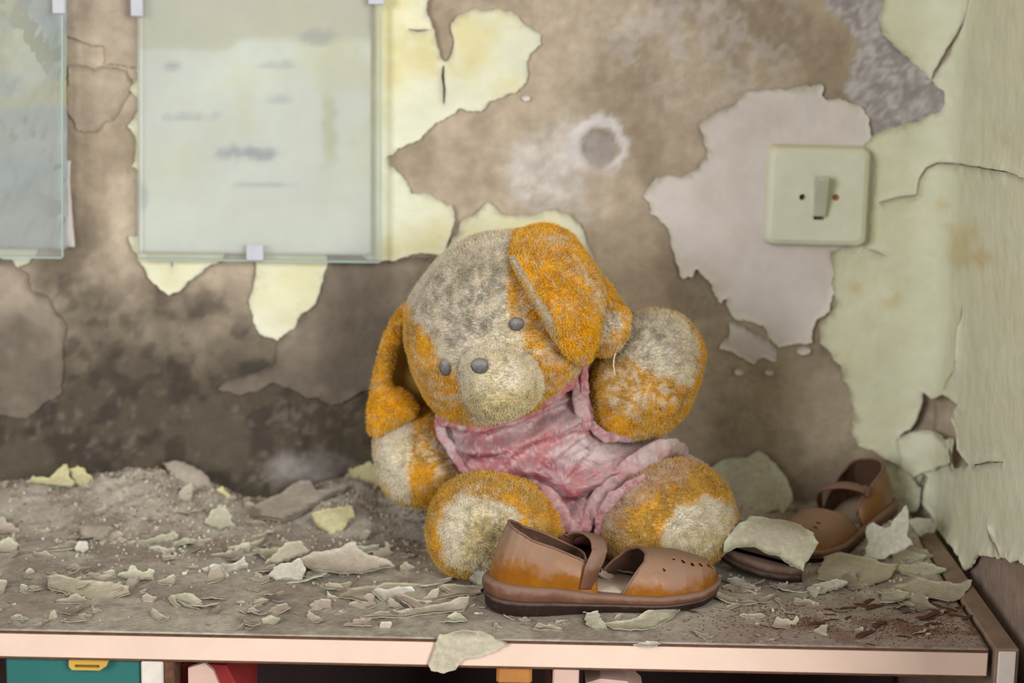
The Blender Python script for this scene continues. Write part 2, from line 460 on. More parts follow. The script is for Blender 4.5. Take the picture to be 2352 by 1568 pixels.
def green_color(P3, yellow=0.0):
    q = proj(P3); n1 = fbm(q / 120.0, 4, 31); n2 = fbm(q / 35.0, 4, 37)
    c = mixc(GREEN, GREENY, np.clip(yellow * sstep(0.3, 0.7, n1) + 0.15 * n2, 0, 1))
    c = mixc(c, CREAM, 0.35 * sstep(0.5, 0.7, n2))
    for (x, y, r) in ((2220, 560, 62), (2250, 590, 40), (2310, 320, 22), (2050, 690, 18), (2165, 470, 24), (1960, 660, 14)):
        d = np.hypot(q[:, 0] - x, q[:, 1] - y)
        c = mixc(c, OCHRE, 0.6 * sstep(r, r * 0.35, d + (n2 - 0.5) * r * 1.3))
    return c

def pink_color(P3, _=0):
    q = proj(P3); n1 = fbm(q / 90.0, 4, 41); n2 = fbm(q / 25.0, 4, 47)
    c = mixc(PINKP, PINKP2, sstep(0.4, 0.75, n1) * 0.7)
    return mixc(c, WHITE, 0.35 * sstep(0.5, 0.65, n2))

def skim_color(P3, _=0):
    return mixc(wall_color(P3), lin((150, 136, 122)), np.full(len(P3), 0.35))

def crack(pts, w):
    """thin tapering gap along a pixel polyline (returned in wall coordinates)"""
    p = trace(pts); n = len(p)
    d = np.gradient(p, axis=0); d /= np.linalg.norm(d, axis=1)[:, None] + 1e-9
    nn = np.stack([-d[:, 1], d[:, 0]], 1)
    ww = w * (np.sin(np.linspace(0.12, math.pi - 0.12, n)) * 0.8 + 0.2)
    L = np.concatenate([p + nn * ww[:, None] / 2, (p - nn * ww[:, None] / 2)[::-1]])
    return jag(L, 0.0025, w * 0.35, 5)

def paint(name, pts, parent, colfn, m, base=0.0004, thk=0.0013, lift=0.0030, spacing=0.006, holes=(), yellow=0.0, amp=0.0022, seed=0, bulge=0.0):
    L = [jag(jag(trace(pts), 0.0016, amp * 1.2, seed, 110.0), 0.0016, amp * 0.45, seed + 1, 420.0)] + list(holes)
    V2, F = triangulate(L, spacing)
    d = dist(V2, L)
    P0 = surf(V2)
    k = fbm(P0 * 25, 3, seed + 50)
    up = base + lift * np.exp(-d / 0.007) * sstep(0.42, 0.72, k) + 0.0006 * (fbm(P0 * 40, 3, 61) - 0.3) + bulge * sstep(0, 0.03, d)
    fr = surf(V2, up + thk); bk = surf(V2, up - 0.0004)
    V, faces = sheet_solid(fr, bk, F)
    c = colfn(fr, yellow)
    c2 = np.concatenate([c if colfn is skim_color else mixc(c, lin((226, 222, 200)), 0.5 * np.exp(-d / 0.0012)), c])
    o = obj(name, V, faces, m, parent, c2, smooth=False)
    for pl in o.data.polygons: pl.use_smooth = len(pl.vertices) == 3
    return o

# pink-white primer layer, then green paint over it
paint('primer_patch', [(1890, 197), (1839, 194), (1798, 205), (1752, 205), (1706, 215), (1678, 238), (1660, 250), (1624, 266), (1607, 289), (1617, 330),
    (1627, 358), (1604, 381), (1568, 401), (1528, 403), (1502, 406), (1477, 452), (1494, 465), (1492, 488), (1515, 503), (1535, 534), (1543, 569), (1553, 610),
    (1568, 641), (1589, 638), (1598, 617), (1614, 630), (1640, 671), (1655, 694), (1662, 686), (1675, 681), (1673, 702), (1686, 732), (1726, 738), (1757, 745),
    (1765, 776), (1788, 796), (1834, 786), (1862, 786), (1864, 758), (1879, 735), (1902, 712), (1910, 676), (1935, 640), (1990, 560), (2010, 420), (2000, 320),
    (1994, 299), (1992, 268), (1971, 243), (1936, 230), (1910, 228), (1887, 220)], wall_back, pink_color, M_PRIMER, 0.0004, 0.0009, 0.0022, 0.006, seed=2)
paint('primer_patch', [(1678, 738), (1670, 773), (1652, 799), (1678, 804), (1701, 819), (1731, 834), (1752, 824), (1783, 829), (1785, 804), (1765, 779), (1726, 760)],
    wall_back, pink_color, M_PRIMER, 0.0003, 0.0007, 0.001, 0.005, seed=3)
for (x, y, r) in ((1697, 852, 9), (1766, 853, 8), (1845, 803, 13), (1207, 225, 8)):
    paint('primer_patch', [(x + r * math.cos(a) * 1.3, y + r * 0.8 * math.sin(a)) for a in np.linspace(0, 5.6, 8)], wall_back, pink_color, M_PRIMER, amp=0.0008, spacing=0.003, seed=x)
# skim coats of plaster
paint('plaster_skim', [(152, -60), (322, -60), (322, 154), (293, 154), (243, 148), (240, 108), (193, 94), (150, 78)], wall_back, skim_color, M_PLASTER, 0, 0.002, 0.001, 0.008, seed=4)
paint('plaster_skim', [(752, 600), (1010, 590), (1040, 640), (980, 700), (920, 800), (880, 880), (760, 930), (680, 900), (625, 880), (590, 900), (540, 906), (500, 893), (520, 870),
    (600, 850), (632, 830), (640, 780), (690, 735), (735, 670)], wall_back, skim_color, M_PLASTER, 0, 0.0012, 0.0008, 0.008, seed=6)
paint('plaster_skim', [(-120, 600), (30, 600), (62, 630), (70, 660), (110, 680), (150, 740), (140, 900), (60, 960), (-120, 940)], wall_back, skim_color, M_PLASTER, 0, 0.001, 0.0008, 0.008, seed=8)
paint('plaster_skim', [(160, 150), (290, 158), (300, 200), (270, 260), (220, 305), (180, 300), (155, 240)], wall_back, skim_color, M_PLASTER, 0, 0.0009, 0.0008, 0.008, seed=9)

paint('paint_patch', [(840, -120), (985, -120), (982, 0), (982, 29), (995, 53), (1001, 82), (1012, 135), (1022, 141), (1031, 135), (1042, 102), (1039, 53), (1052, 35), (1088, 24),
    (1141, 22), (1174, 22), (1195, 49), (1219, 61), (1245, 78), (1243, 98), (1219, 122), (1207, 143), (1213, 171), (1207, 188), (1186, 212), (1154, 224), (1125, 232), (1105, 253),
    (1056, 251), (1023, 277), (995, 290), (962, 318), (913, 343), (889, 359), (897, 379), (921, 400), (946, 443), (982, 443), (1040, 469), (1046, 498), (1033, 543), (1019, 583),
    (970, 579), (913, 594), (876, 600), (830, 590)], wall_back, green_color, M_PAINT, holes=[crack([(1019, 150), (1017, 175), (1021, 205), (1020, 238)], 0.003),
    crack([(938, 67), (960, 70), (985, 67)], 0.0016)], yellow=0.9, seed=11)
paint('paint_patch', [(1023, 583), (1056, 514), (1088, 490), (1121, 463), (1145, 485), (1178, 494), (1227, 494), (1276, 480), (1309, 496), (1333, 514), (1350, 555), (1370, 604), (1372, 640),
    (1375, 720), (1260, 800), (1080, 720)], wall_back, green_color, M_PAINT, yellow=0.6, seed=12)
paint('paint_patch', [(300, 540), (308, 573), (335, 622), (356, 648), (387, 675), (418, 661), (450, 635), (471, 617), (512, 596), (530, 550)], wall_back, green_color, M_PAINT, yellow=0.4, seed=13,
    holes=[crack([(394, 598), (398, 606), (396, 614)], 0.001)])
paint('paint_patch', [(591, 560), (591, 596), (588, 633), (574, 706), (586, 753), (607, 769), (638, 779), (675, 753), (685, 732), (727, 695), (732, 664), (750, 612), (750, 560)],
    wall_back, green_color, M_PAINT, yellow=0.5, seed=14, lift=0.0035)
paint('paint_patch', [(345, 55), (322, 62), (312, 100), (318, 170), (303, 205), (318, 225), (322, 250), (308, 262), (294, 288), (314, 312), (314, 350), (298, 385), (318, 390), (345, 392)],
    wall_back, green_color, M_PAINT, yellow=0.6, seed=15, spacing=0.005)
paint('paint_patch', [(-140, 560), (-140, 590), (-60, 600), (0, 591), (31, 594), (42, 612), (60, 604), (84, 583), (90, 560)], wall_back, green_color, M_PAINT, yellow=0.4, seed=16)

# big green sheet on the corner, its cracks and its broken hole
corner_hole = jag(trace([(2066, 1003), (2090, 985), (2108, 960), (2118, 925), (2124, 898), (2145, 912), (2178, 905), (2215, 928), (2196, 962), (2202, 1000), (2203, 1032), (2232, 1068), (2192, 1078),
    (2186, 1045), (2190, 1010), (2168, 1000), (2120, 985), (2085, 997)]), 0.0022, 0.002, 8, 120)
big_cracks = [crack([(2238, -20), (2215, 60), (2180, 120), (2150, 165), (2136, 190)], 0.0045),
    crack([(2015, 466), (2060, 452), (2105, 447), (2112, 410), (2130, 385), (2158, 374), (2230, 380), (2310, 392), (2360, 410)], 0.0012),
    crack([(1992, 570), (2010, 576), (2034, 588)], 0.001),
    crack([(2218, 690), (2212, 760), (2209, 830), (2192, 872), (2178, 896)], 0.002),
    crack([(2240, 1070), (2275, 1062), (2310, 1061)], 0.0022),
    crack([(2282, 1205), (2288, 1240), (2302, 1275)], 0.003)]
paint('paint_patch', [(2034, -160), (2030, 0), (2018, 40), (2025, 80), (2060, 115), (2100, 150), (2140, 185), (2172, 210), (2176, 235), (2165, 255), (2110, 275), (2040, 295), (2000, 315), (1985, 332),
    (1980, 450), (1960, 560), (1903, 574), (1913, 630), (1910, 666), (1925, 697), (1902, 722), (1882, 743), (1882, 789), (1910, 809), (1936, 855), (1948, 896), (1960, 950), (1955, 990),
    (1970, 1020), (2003, 1032), (2040, 1052), (2068, 1075), (2090, 1100), (2112, 1112), (2124, 1086), (2135, 1095), (2120, 1150), (2150, 1198), (2205, 1262), (2232, 1312), (2246, 1298),
    (2256, 1275), (2290, 1278), (2352, 1292), (2480, 1320), (2480, -300)],
    wall_right, green_color, M_PAINT, holes=[corner_hole] + big_cracks, yellow=0.12, seed=17, spacing=0.007, lift=0.0035, amp=0.0020)
paint('paint_curl', [(2056, 1004), (2085, 995), (2120, 984), (2166, 998), (2188, 1030), (2196, 1066), (2160, 1076), (2120, 1085), (2092, 1102), (2070, 1060)], wall_right, green_color, M_PAINT,
    base=0.002, bulge=0.007, seed=18, spacing=0.005)

# ------------------------------------------------------------------ cabinet
XR = at_z(2300, 1490, ZS)[0]
yF = -SHELF_D
cab = empty('cabinet', (-0.35, yF / 2, 0.0), 'low wooden cabinet with a cream front edge under the plush dog', 'cabinet')
xl = -1.15
x_in = at_z(2272, 1488, ZS)[0]
v, f = box(xl, x_in, yF + 0.002, -0.004, ZS - 0.020, ZS - 0.0015, 0.001); fix_normals(obj('top_board', v, f, M_BOARD, cab, smooth=False))
v, f = box(xl, x_in - 0.001, yF, yF + 0.002, ZS - 0.0195, ZS - 0.0025, 0.0006); fix_normals(obj('front_edge', v, f, M_EDGE, cab, smooth=False))
v, f = box(xl, x_in - 0.001, yF - 0.0004, yF + 0.002, ZS - 0.0026, ZS - 0.0013, 0.0003); fix_normals(obj('edge_strip', v, f, M_BROWN, cab, smooth=False))
v, f = box(xl, x_in - 0.001, yF - 0.0003, yF + 0.002, ZS - 0.0207, ZS - 0.0194, 0.0003); fix_normals(obj('edge_strip', v, f, M_BROWN, cab, smooth=False))
v, f = box(x_in + 0.0035, min(x_in + 0.020, XC - 0.001), yF - 0.001, -0.03, 0.02, ZS + 0.001, 0.001); fix_normals(obj('side_panel', v, f, M_SIDE, cab, smooth=False))
v, f = box(x_in + 0.0055, x_in + 0.0175, yF - 0.003, yF - 0.001, 0.02, ZS - 0.0005, 0.0006); fix_normals(obj('side_edge', v, f, M_POST, cab, smooth=False))
v, f = box(xl, x_in + 0.003, -0.016, -0.006, 0.02, ZS - 0.02, 0.001); fix_normals(obj('back_panel', v, f, M_INNER, cab, smooth=False))
v, f = box(xl, x_in + 0.003, yF + 0.01, -0.016, 0.30, 0.315, 0.001); fix_normals(obj('inner_shelf', v, f, M_INNER, cab, smooth=False))
v, f = box(xl, x_in + 0.003, yF + 0.01, -0.016, 0.02, 0.035, 0.001); fix_normals(obj('bottom_board', v, f, M_INNER, cab, smooth=False))
v, f = box(xl - 0.018, xl, yF, -0.006, 0.0, ZS, 0.001); fix_normals(obj('side_panel', v, f, M_SIDE, cab, smooth=False))
xp0, xp1, xp2 = at_y(324, 1545, yF)[0], at_y(375, 1545, yF)[0], at_y(400, 1545, yF)[0]
v, f = box(xp0, xp1, yF - 0.0005, yF + 0.016, 0.02, ZS - 0.0208, 0.001); fix_normals(obj('post', v, f, M_POST, cab, smooth=False))
v, f = box(xp1, xp2, yF + 0.001, -0.016, 0.02, ZS - 0.0208, 0.001); fix_normals(obj('divider', v, f, M_BROWN, cab, smooth=False))
xq0, xq1 = at_y(1270, 1558, yF)[0], at_y(1330, 1558, yF)[0]
v, f = box(xq0, xq1, yF, yF + 0.016, 0.02, ZS - 0.0208, 0.001); fix_normals(obj('post', v, f, M_PINK, cab, smooth=False))
v, f = box(xq0, xq1, yF + 0.016, -0.016, 0.02, ZS - 0.0208, 0.001); fix_normals(obj('divider', v, f, M_BROWN, cab, smooth=False))
xd0 = at_y(10, 1540, yF)[0]
v, f = box(xd0, xp0 - 0.001, yF + 0.004, yF + 0.018, 0.04, ZS - 0.0225, 0.001); door = fix_normals(obj('door', v, f, M_TEAL, cab, smooth=False))
xc0, xc1 = at_y(160, 1515, yF)[0], at_y(250, 1515, yF)[0]
cz = ZS - 0.0205
prof = [(xc0, cz), (xc1, cz), (xc1 - 0.001, cz - 0.003), (xc1 - 0.006, cz - 0.0065), (xc0 + 0.002, cz - 0.0065), (xc0, cz - 0.004)]
hol = [(xc0 + 0.004, cz - 0.0025), (xc1 - 0.006, cz - 0.0025), (xc1 - 0.006, cz - 0.0045), (xc0 + 0.004, cz - 0.0045)]
V2, F2 = triangulate([np.array(prof), np.array(hol)], 0.004)
fr = np.stack([V2[:, 0], np.full(len(V2), yF - 0.003), V2[:, 1]], 1); bk = fr + [0, 0.008, 0]
v, f = sheet_solid(fr, bk, F2); fix_normals(obj('door_catch', v, f, M_CATCH, door, smooth=False))
v, f = box(at_y(1140, 1556, yF)[0], at_y(1222, 1556, yF)[0], yF + 0.004, yF + 0.02, ZS - 0.034, ZS - 0.0205, 0.002); fix_normals(obj('support_block', v, f, M_ORANGE, cab, smooth=False))
# things kept inside the compartments (only their upper edges show)
def slant_box(name, pxs, y0, y1, zb, m, label, cat):
    top = [at_y(px, py, y0) for px, py in pxs]
    V, F = [], []
    n = len(top)
    for y in (y0, y1):
        for p in top: V.append((p[0], y, p[2]))
        for p in top[::-1]: V.append((p[0], y, zb))
    m2 = 2 * n
    F.append(list(range(m2))); F.append([m2 + i for i in range(m2)][::-1])
    F += [(i, (i + 1) % m2, m2 + (i + 1) % m2, m2 + i) for i in range(m2)]
    return setp(fix_normals(obj(name, V, F, m, smooth=False)), label, cat)
slant_box('toy_box', [(402, 1535), (425, 1522), (520, 1528), (560, 1600)], yF + 0.03, yF + 0.10, 0.3151, M_RED, 'red box with slanted side inside the cabinet compartment', 'box')
slant_box('paper_card', [(432, 1534), (470, 1522), (490, 1540), (515, 1600)], yF + 0.012, yF + 0.016, 0.3151, M_PINK, 'pale pink card leaning on the red box in the cabinet', 'card')
slant_box('paper_roll', [(1345, 1568), (1380, 1558), (1440, 1564), (1480, 1600)], yF + 0.02, yF + 0.06, 0.3151, M_PINK, 'pale pink paper bundle inside the cabinet near the thin post', 'paper')

# ------------------------------------------------------------------ switch
ysw = -0.016
sw_o = at_y(1877, 450, 0.0)
sw = empty('light_switch', (sw_o[0], 0.0, at_y(1877, 568, 0)[2]), 'square light switch painted pale green over pinkish plaster', 'light switch')
A, B = at_y(1768, 336, ysw), at_y(1990, 568, ysw)
# rounded plate as stacked rounded squares
def rrect(cx, cz, hw, hh, r, n=7):
    pts = []
    for (sx, sz, a0) in ((1, 1, 0), (-1, 1, 90), (-1, -1, 180), (1, -1, 270)):
        for a in np.linspace(a0, a0 + 90, n): pts.append((cx + sx * (hw - r) + r * math.cos(math.radians(a)), cz + sz * (hh - r) + r * math.sin(math.radians(a))))
    return np.array(pts)
def loft(rings, cap0=False, cap1=True, closed=True):
    n = len(rings[0]); V = np.concatenate(rings); F = []
    for k in range(len(rings) - 1):
        for i in range(n if closed else n - 1): F.append((k * n + i, k * n + (i + 1) % n, (k + 1) * n + (i + 1) % n, (k + 1) * n + i))
    if cap1: F.append(tuple(range((len(rings) - 1) * n, len(rings) * n)))
    if cap0: F.append(tuple(range(n))[::-1])
    return V, F
pcx, pcz = (A[0] + B[0]) / 2, (A[2] + B[2]) / 2; hw, hh = (B[0] - A[0]) / 2, (A[2] - B[2]) / 2
def r3(p2, y): return np.stack([p2[:, 0], np.full(len(p2), y), p2[:, 1]], 1)
rings = [r3(rrect(pcx, pcz, hw + 0.001, hh + 0.001, 0.006), 0.0), r3(rrect(pcx, pcz, hw, hh, 0.007), ysw + 0.006), r3(rrect(pcx, pcz, hw - 0.0015, hh - 0.0015, 0.007), ysw + 0.002),
         r3(rrect(pcx, pcz, hw - 0.005, hh - 0.005, 0.006), ysw)]
tx0, tx1 = at_y(1868, 450, ysw)[0], at_y(1899, 450, ysw)[0]; tz0, tz1 = at_y(1880, 505, ysw)[2], at_y(1880, 400, ysw)[2]
slot2 = np.array([(tx0 + 0.001, tz0), (tx1 - 0.001, tz0), (tx1 - 0.001, tz0 + 0.0032), (tx0 + 0.001, tz0 + 0.0032)])
hp = at_y(1843, 453, ysw); ha = np.linspace(0, 2 * math.pi, 18, endpoint=False); hr = 7.5 / 2780.0
hole2 = np.stack([hp[0] + hr * np.cos(ha), hp[2] + hr * np.sin(ha)], 1)
V, F = loft(rings, cap1=False)
fv, ft = triangulate([rings[-1][:, [0, 2]], slot2, hole2], 0.006)       # front face with its openings
F = [tuple(f) for f in F] + [tuple(int(a) + len(V) for a in t) for t in ft]
V = np.concatenate([V, r3(fv, ysw)])
plate = fix_normals(obj('plate', V, F, M_SWITCH, sw, smooth=False))
for nm, lp in (('slot', slot2), ('screw_hole', hole2)):                   # the wells behind the openings
    V, F = loft([r3(lp, ysw + 0.0001), r3(lp, -0.001)]); obj(nm, V, F, M_SWITCH, sw, smooth=False)
v, f = box(tx0 - 0.001, tx1 + 0.001, ysw - 0.0012, ysw + 0.001, tz0 + 0.0034, tz1 - 0.012, 0.0004); fix_normals(obj('slot_frame', v, f, M_SWITCH, sw, smooth=False))
tg = np.array([(tx0, ysw, tz0 + 0.004), (tx1, ysw, tz0 + 0.004), (tx1, ysw, tz1 - 0.004), (tx0, ysw, tz1 - 0.004),
               (tx0 + 0.001, ysw - 0.004, tz0 + 0.0035), (tx1 - 0.001, ysw - 0.004, tz0 + 0.0035), (tx1 - 0.001, ysw - 0.013, tz1 - 0.004), (tx0 + 0.001, ysw - 0.013, tz1 - 0.004),
               (tx1 - 0.001, ysw - 0.011, tz1), (tx0 + 0.001, ysw - 0.011, tz1), (tx1, ysw, tz1 - 0.003), (tx0, ysw, tz1 - 0.003)])
tf = [(4, 5, 6, 7), (7, 6, 8, 9), (9, 8, 10, 11), (0, 1, 5, 4), (0, 4, 7, 9, 11), (1, 10, 8, 6, 5)]
fix_normals(obj('toggle', tg, tf, M_TOGGLE, sw, smooth=False))
p = at_y(1919, 453, ysw); rr = 6.0 / 2780.0; a = np.linspace(0, 2 * math.pi, 16, endpoint=False)
rg = [np.stack([p[0] + q_ * np.cos(a), np.full(16, yy), p[2] + q_ * np.sin(a)], 1) for q_, yy in ((rr * 1.25, ysw + 0.0005), (rr * 1.2, ysw - 0.0006), (rr, ysw - 0.0007), (rr * 0.8, ysw - 0.0002))]
V, F = loft(rg); fix_normals(obj('screw_head', V, F, mat('rusty_screw', (150, 96, 50), 0.6, 0.3, 300, 0.3), sw))

# ------------------------------------------------------------------ glazed posters hanging on the wall
def poster_color(P3, kind):
    q = proj(P3); n1 = fbm(q / 130.0, 4, 71 + kind); n2 = fbm(q / np.array([120.0, 26.0]), 4, 77 + kind); n3 = fbm(q / 20.0, 3, 79)
    a, b = lin((230, 230, 222)), lin((222, 214, 178))
    if kind == 0:
        c = mixc(a, b, sstep(0.35, 0.7, n1) * 0.7 * sstep(560, 200, q[:, 1]) + 0.2)
        c = mixc(c, lin((204, 194, 168)), 0.8 * sstep(122, 106, q[:, 1] + 24 * sstep(520, 560, q[:, 0]) + (n3 - .5) * 6))
        for (x, y, rx, ry, k) in ((575, 352, 80, 20, .75), (395, 150, 28, 16, .6), (725, 85, 50, 22, .5), (440, 268, 80, 12, .4), (600, 425, 75, 8, .4), (640, 150, 60, 10, .35), (640, 228, 40, 9, .35), (860, 50, 20, 60, .5), (330, 450, 14, 40, .3), (800, 330, 40, 6, .3)):
            d = np.hypot((q[:, 0] - x) / rx, (q[:, 1] - y) / ry)
            c = mixc(c, lin((130, 134, 148)), k * sstep(1.1, 0.4, d + (n3 - 0.5) * 0.9))
        c = mixc(c, lin((196, 184, 130)), 0.7 * sstep(26, 6, np.abs(q[:, 0] - 752 + (n2 - .5) * 30)) * sstep(200, 240, q[:, 1]) * sstep(420, 330, q[:, 1]))
    else:
        c = mixc(lin((166, 170, 166)), lin((180, 176, 140)), sstep(.45, .6, n1) * sstep(330, 200, q[:, 1] + (n2 - .5) * 120))
        c = mixc(c, lin((150, 160, 164)), 0.6 * sstep(.5, .65, n2))
        c = mixc(c, lin((210, 206, 186)), 0.6 * sstep(60, 30, np.hypot((q[:, 0] - 60) / 1.0, (q[:, 1] - 130) / 1.8) + (n3 - .5) * 40))
    return c

def glazed(name, x0p, x1p, ytop_p, ybot_pl, ybot_pr, ypl, kind, label, crumple, clips, inset=0):
    TL, TR = at_y(x0p, ytop_p, ypl), at_y(x1p, ytop_p, ypl); BL, BR = at_y(x0p, ybot_pl, ypl), at_y(x1p, ybot_pr, ypl)
    root = empty(name, ((BL[0] + BR[0]) / 2, ypl + 0.006, min(BL[2], BR[2])), label, 'poster')
    n = 90
    def grid(inx0, inx1, inz, dy, crump, seed, colfn, nm, mm, th):
        U, T = np.meshgrid(np.linspace(inx0, 1 - inx1, n), np.linspace(inz, 1, n))
        P = (BL[None] * ((1 - U) * (1 - T)).ravel()[:, None] + BR[None] * (U * (1 - T)).ravel()[:, None] + TL[None] * ((1 - U) * T).ravel()[:, None] + TR[None] * (U * T).ravel()[:, None])
        P = P.copy(); P[:, 1] += dy
        if crump:
            q = proj(P)
            w = fbm(np.stack([q[:, 0] / 28.0 + 0.9 * q[:, 1] / 60, q[:, 1] / 90.0], 1), 4, seed)
            P[:, 1] -= crump * np.abs(w - 0.5) * 2 + crump * 0.7 * (fbm(q / 60.0, 3, seed + 4) - .3)
        idx = np.arange(n * n).reshape(n, n)
        F = np.stack([idx[:-1, :-1], idx[:-1, 1:], idx[1:, 1:], idx[1:, :-1]], -1).reshape(-1, 4)
        Bk = P + [0, th, 0]; rim = np.concatenate([idx[0, :], idx[1:, -1], idx[-1, -2::-1], idx[-2:0:-1, 0]])
        V = np.concatenate([P, Bk[rim]]); o0 = len(P); m = len(rim)
        faces = [tuple(f) for f in F] + [(rim[i], o0 + i, o0 + (i + 1) % m, rim[(i + 1) % m]) for i in range(m)] + [tuple(o0 + i for i in range(m))]
        c = colfn(V) if colfn else None
        return fix_normals(obj(nm, V, faces, mm, root, c, smooth=True))
    grid(0.0, inset, 0.012, 0.004, crumple, 5 + kind, lambda P: poster_color(P, kind), 'poster_sheet', M_PAPER, 0.002)
    # glass pane
    V, F = [], []
    yg0, yg1 = ypl - 0.0005, ypl - 0.0035
    if crumple: yg0 -= crumple * 1.6; yg1 -= crumple * 1.6
    cr = [BL, BR, TR, TL]
    V = [(p[0], y, p[2]) for y in (yg0, yg1) for p in cr]
    g = fix_normals(obj('glass_pane', V, [(0, 1, 2, 3), (7, 6, 5, 4), (0, 1, 5, 4), (1, 2, 6, 5), (2, 3, 7, 6), (3, 0, 4, 7)], M_GLASS, root, smooth=False))
    # ground green rims of the pane
    for (p, q2) in ((BR, TR), (BL, BR)):
        t = 0.0012
        d = np.array([t, 0, 0]) if abs(p[0] - q2[0]) < 0.05 else np.array([0, 0, -t])
        pts = [np.array([p[0], 0, p[2]]), np.array([q2[0], 0, q2[2]])]
        Vr = [(*(pts[i] + d * k)[[0]], y, (pts[i] + d * k)[2]) for y in (yg0 + 0.0002, yg1 - 0.0002) for i, k in ((0, 0), (1, 0), (1, 1), (0, 1))]
        fix_normals(obj('glass_edge', Vr, [(0, 1, 2, 3), (7, 6, 5, 4), (0, 1, 5, 4), (1, 2, 6, 5), (2, 3, 7, 6), (3, 0, 4, 7)], M_GLASSEDGE, root, smooth=False))
    for (cx0, cx1, cy0, cy1) in clips:
        a, b = at_y(cx0, cy0, yg1), at_y(cx1, cy1, yg1)
        v, f = box(a[0], b[0], yg1 - 0.002, 0.0, b[2], a[2], 0.0008)
        v2, f2 = box(a[0], b[0], yg1 - 0.003, yg1 - 0.0002, b[2], a[2], 0.0008)
        fix_normals(obj('clip', v2, f2, M_CLIP, root, smooth=False))
        xm = (a[0] + b[0]) / 2; zb = b[2] if cy1 > 300 else a[2] - 0.004
        v3, f3 = box(xm - 0.004, xm + 0.004, yg1 - 0.001, 0.001, zb - 0.0006, zb + 0.0012)
        fix_normals(obj('clip_arm', v3, f3, M_CLIP, root, smooth=False))
    return root
glazed('glazed_poster', 318, 873, -330, 592, 599, -0.011, 0, 'faded whitish poster under clipped glass, flat and stained', 0.0, ((566, 606, 560, 598), (846, 884, -30, 11), (300, 330, -40, 38)), inset=0.04)
glazed('glazed_poster', -420, 153, -330, 575, 583, -0.010, 1, 'grey crumpled poster under glass with white paper sticking out behind', 0.009, ((120, 152, -30, 32),))
V2 = np.array([[at_y(x, y, -0.0035)[0], at_y(x, y, -0.0035)[2]] for x, y in [(100, 370), (164, 368), (160, 420), (166, 500), (173, 566), (154, 567), (100, 570)]])
T, Fp = triangulate([jag(V2, 0.003, 0.0006, 3)], 0.006)
bend = 0.002 * np.sin(T[:, 1] * 60)
fr = np.stack([T[:, 0], -0.0045 + bend, T[:, 1]], 1)
v, f = sheet_solid(fr, fr + [0, 0.0005, 0], Fp)
setp(fix_normals(obj('paper_sheet', v, f, mat('white_paper', (214, 206, 200), 0.8, 0.06, 40, 0.1))), 'white paper sheet sticking out behind the crumpled glazed poster', 'paper')

# ------------------------------------------------------------------ dust and rubble on the cabinet top
def mound(x, y):
    """height of settled plaster dust above the board"""
    x = np.asarray(x, float); y = np.asarray(y, float)
    P = np.stack([x, y], -1).reshape(-1, 2)
    pxl = 1176 + x.ravel() * 4464 / (1.62 + (y.ravel()) * 0.98)
    yy = -y.ravel()
    n = fbm(P * 30, 4, 91); n2 = fbm(P * 110, 3, 95)
    def hump(c, w, h, dep): return h * np.exp(-((pxl - c) / w) ** 2) * sstep(dep, dep * 0.15, yy)
    h = hump(330, 170, 0.026, 0.13) + hump(60, 160, 0.017, 0.11) + hump(470, 60, 0.008, 0.07) + hump(800, 110, 0.020, 0.12) + hump(980, 90, 0.020, 0.12)
    h = h + hump(1700, 160, 0.016, 0.12) + hump(2050, 120, 0.020, 0.12) + hump(2180, 60, 0.008, 0.2)
    h = h * (0.55 + 0.9 * n) + 0.0004 + 0.0016 * n * sstep(0.0, 0.03, (SHELF_D - 0.006) - yy) + 0.0006 * n2
    return h.reshape(x.shape)

nx, ny = 420, 130
X, Y = np.meshgrid(np.linspace(xl + 0.01, x_in, nx), np.linspace(yF + 0.003, -0.001, ny))
X = np.minimum(X, np.where(Y > -0.05, XC - 0.002, x_in))
Hh = mound(X, Y)
top = np.stack([X.ravel(), Y.ravel(), ZS - 0.0016 + Hh.ravel()], 1)
q = proj(top); n1 = fbm(top[:, :2] * 25, 4, 101); n2 = fbm(top[:, :2] * 160, 3, 103); n3 = fbm(top[:, :2] * 60, 4, 107)
DUST1, DUST2, DUST3 = lin((174, 164, 150)), lin((152, 141, 128)), lin((186, 181, 164))
cd = mixc(DUST1, DUST2, sstep(0.35, 0.65, n1)); cd = mixc(cd, DUST3, 0.6 * sstep(0.55, 0.7, n3))
cd = mixc(cd, lin((150, 134, 126)), sstep(1380, 1470, q[:, 1] + (n1 - .5) * 60) * sstep(1300, 1900, q[:, 0]) * 0.8)
cd = mixc(cd, lin((112, 66, 48)), 0.6 * sstep(0.52, 0.64, n3) * sstep(1360, 1420, q[:, 1]) * sstep(1500, 1900, q[:, 0]))
cd *= (0.86 + 0.28 * n2)[:, None]
idx = np.arange(nx * ny).reshape(ny, nx)
F = np.stack([idx[:-1, :-1], idx[:-1, 1:], idx[1:, 1:], idx[1:, :-1]], -1).reshape(-1, 4)
rim = np.concatenate([idx[0, :], idx[1:, -1], idx[-1, -2::-1], idx[-2:0:-1, 0]])
low = top[rim].copy(); low[:, 2] = ZS - 0.0018
V = np.concatenate([top, low]); o0 = len(top); m = len(rim)
faces = [tuple(t) for t in F] + [(rim[i], o0 + i, o0 + (i + 1) % m, rim[(i + 1) % m]) for i in range(m)]
setp(obj('plaster_dust', V, faces, M_DUST, None, np.concatenate([cd, cd[rim]])), 'grey-brown plaster dust heaped along the wall on the cabinet top', 'dust', kind='stuff')

def ground(x, y): return float(ZS - 0.0016 + mound(np.array([x]), np.array([y]))[0])

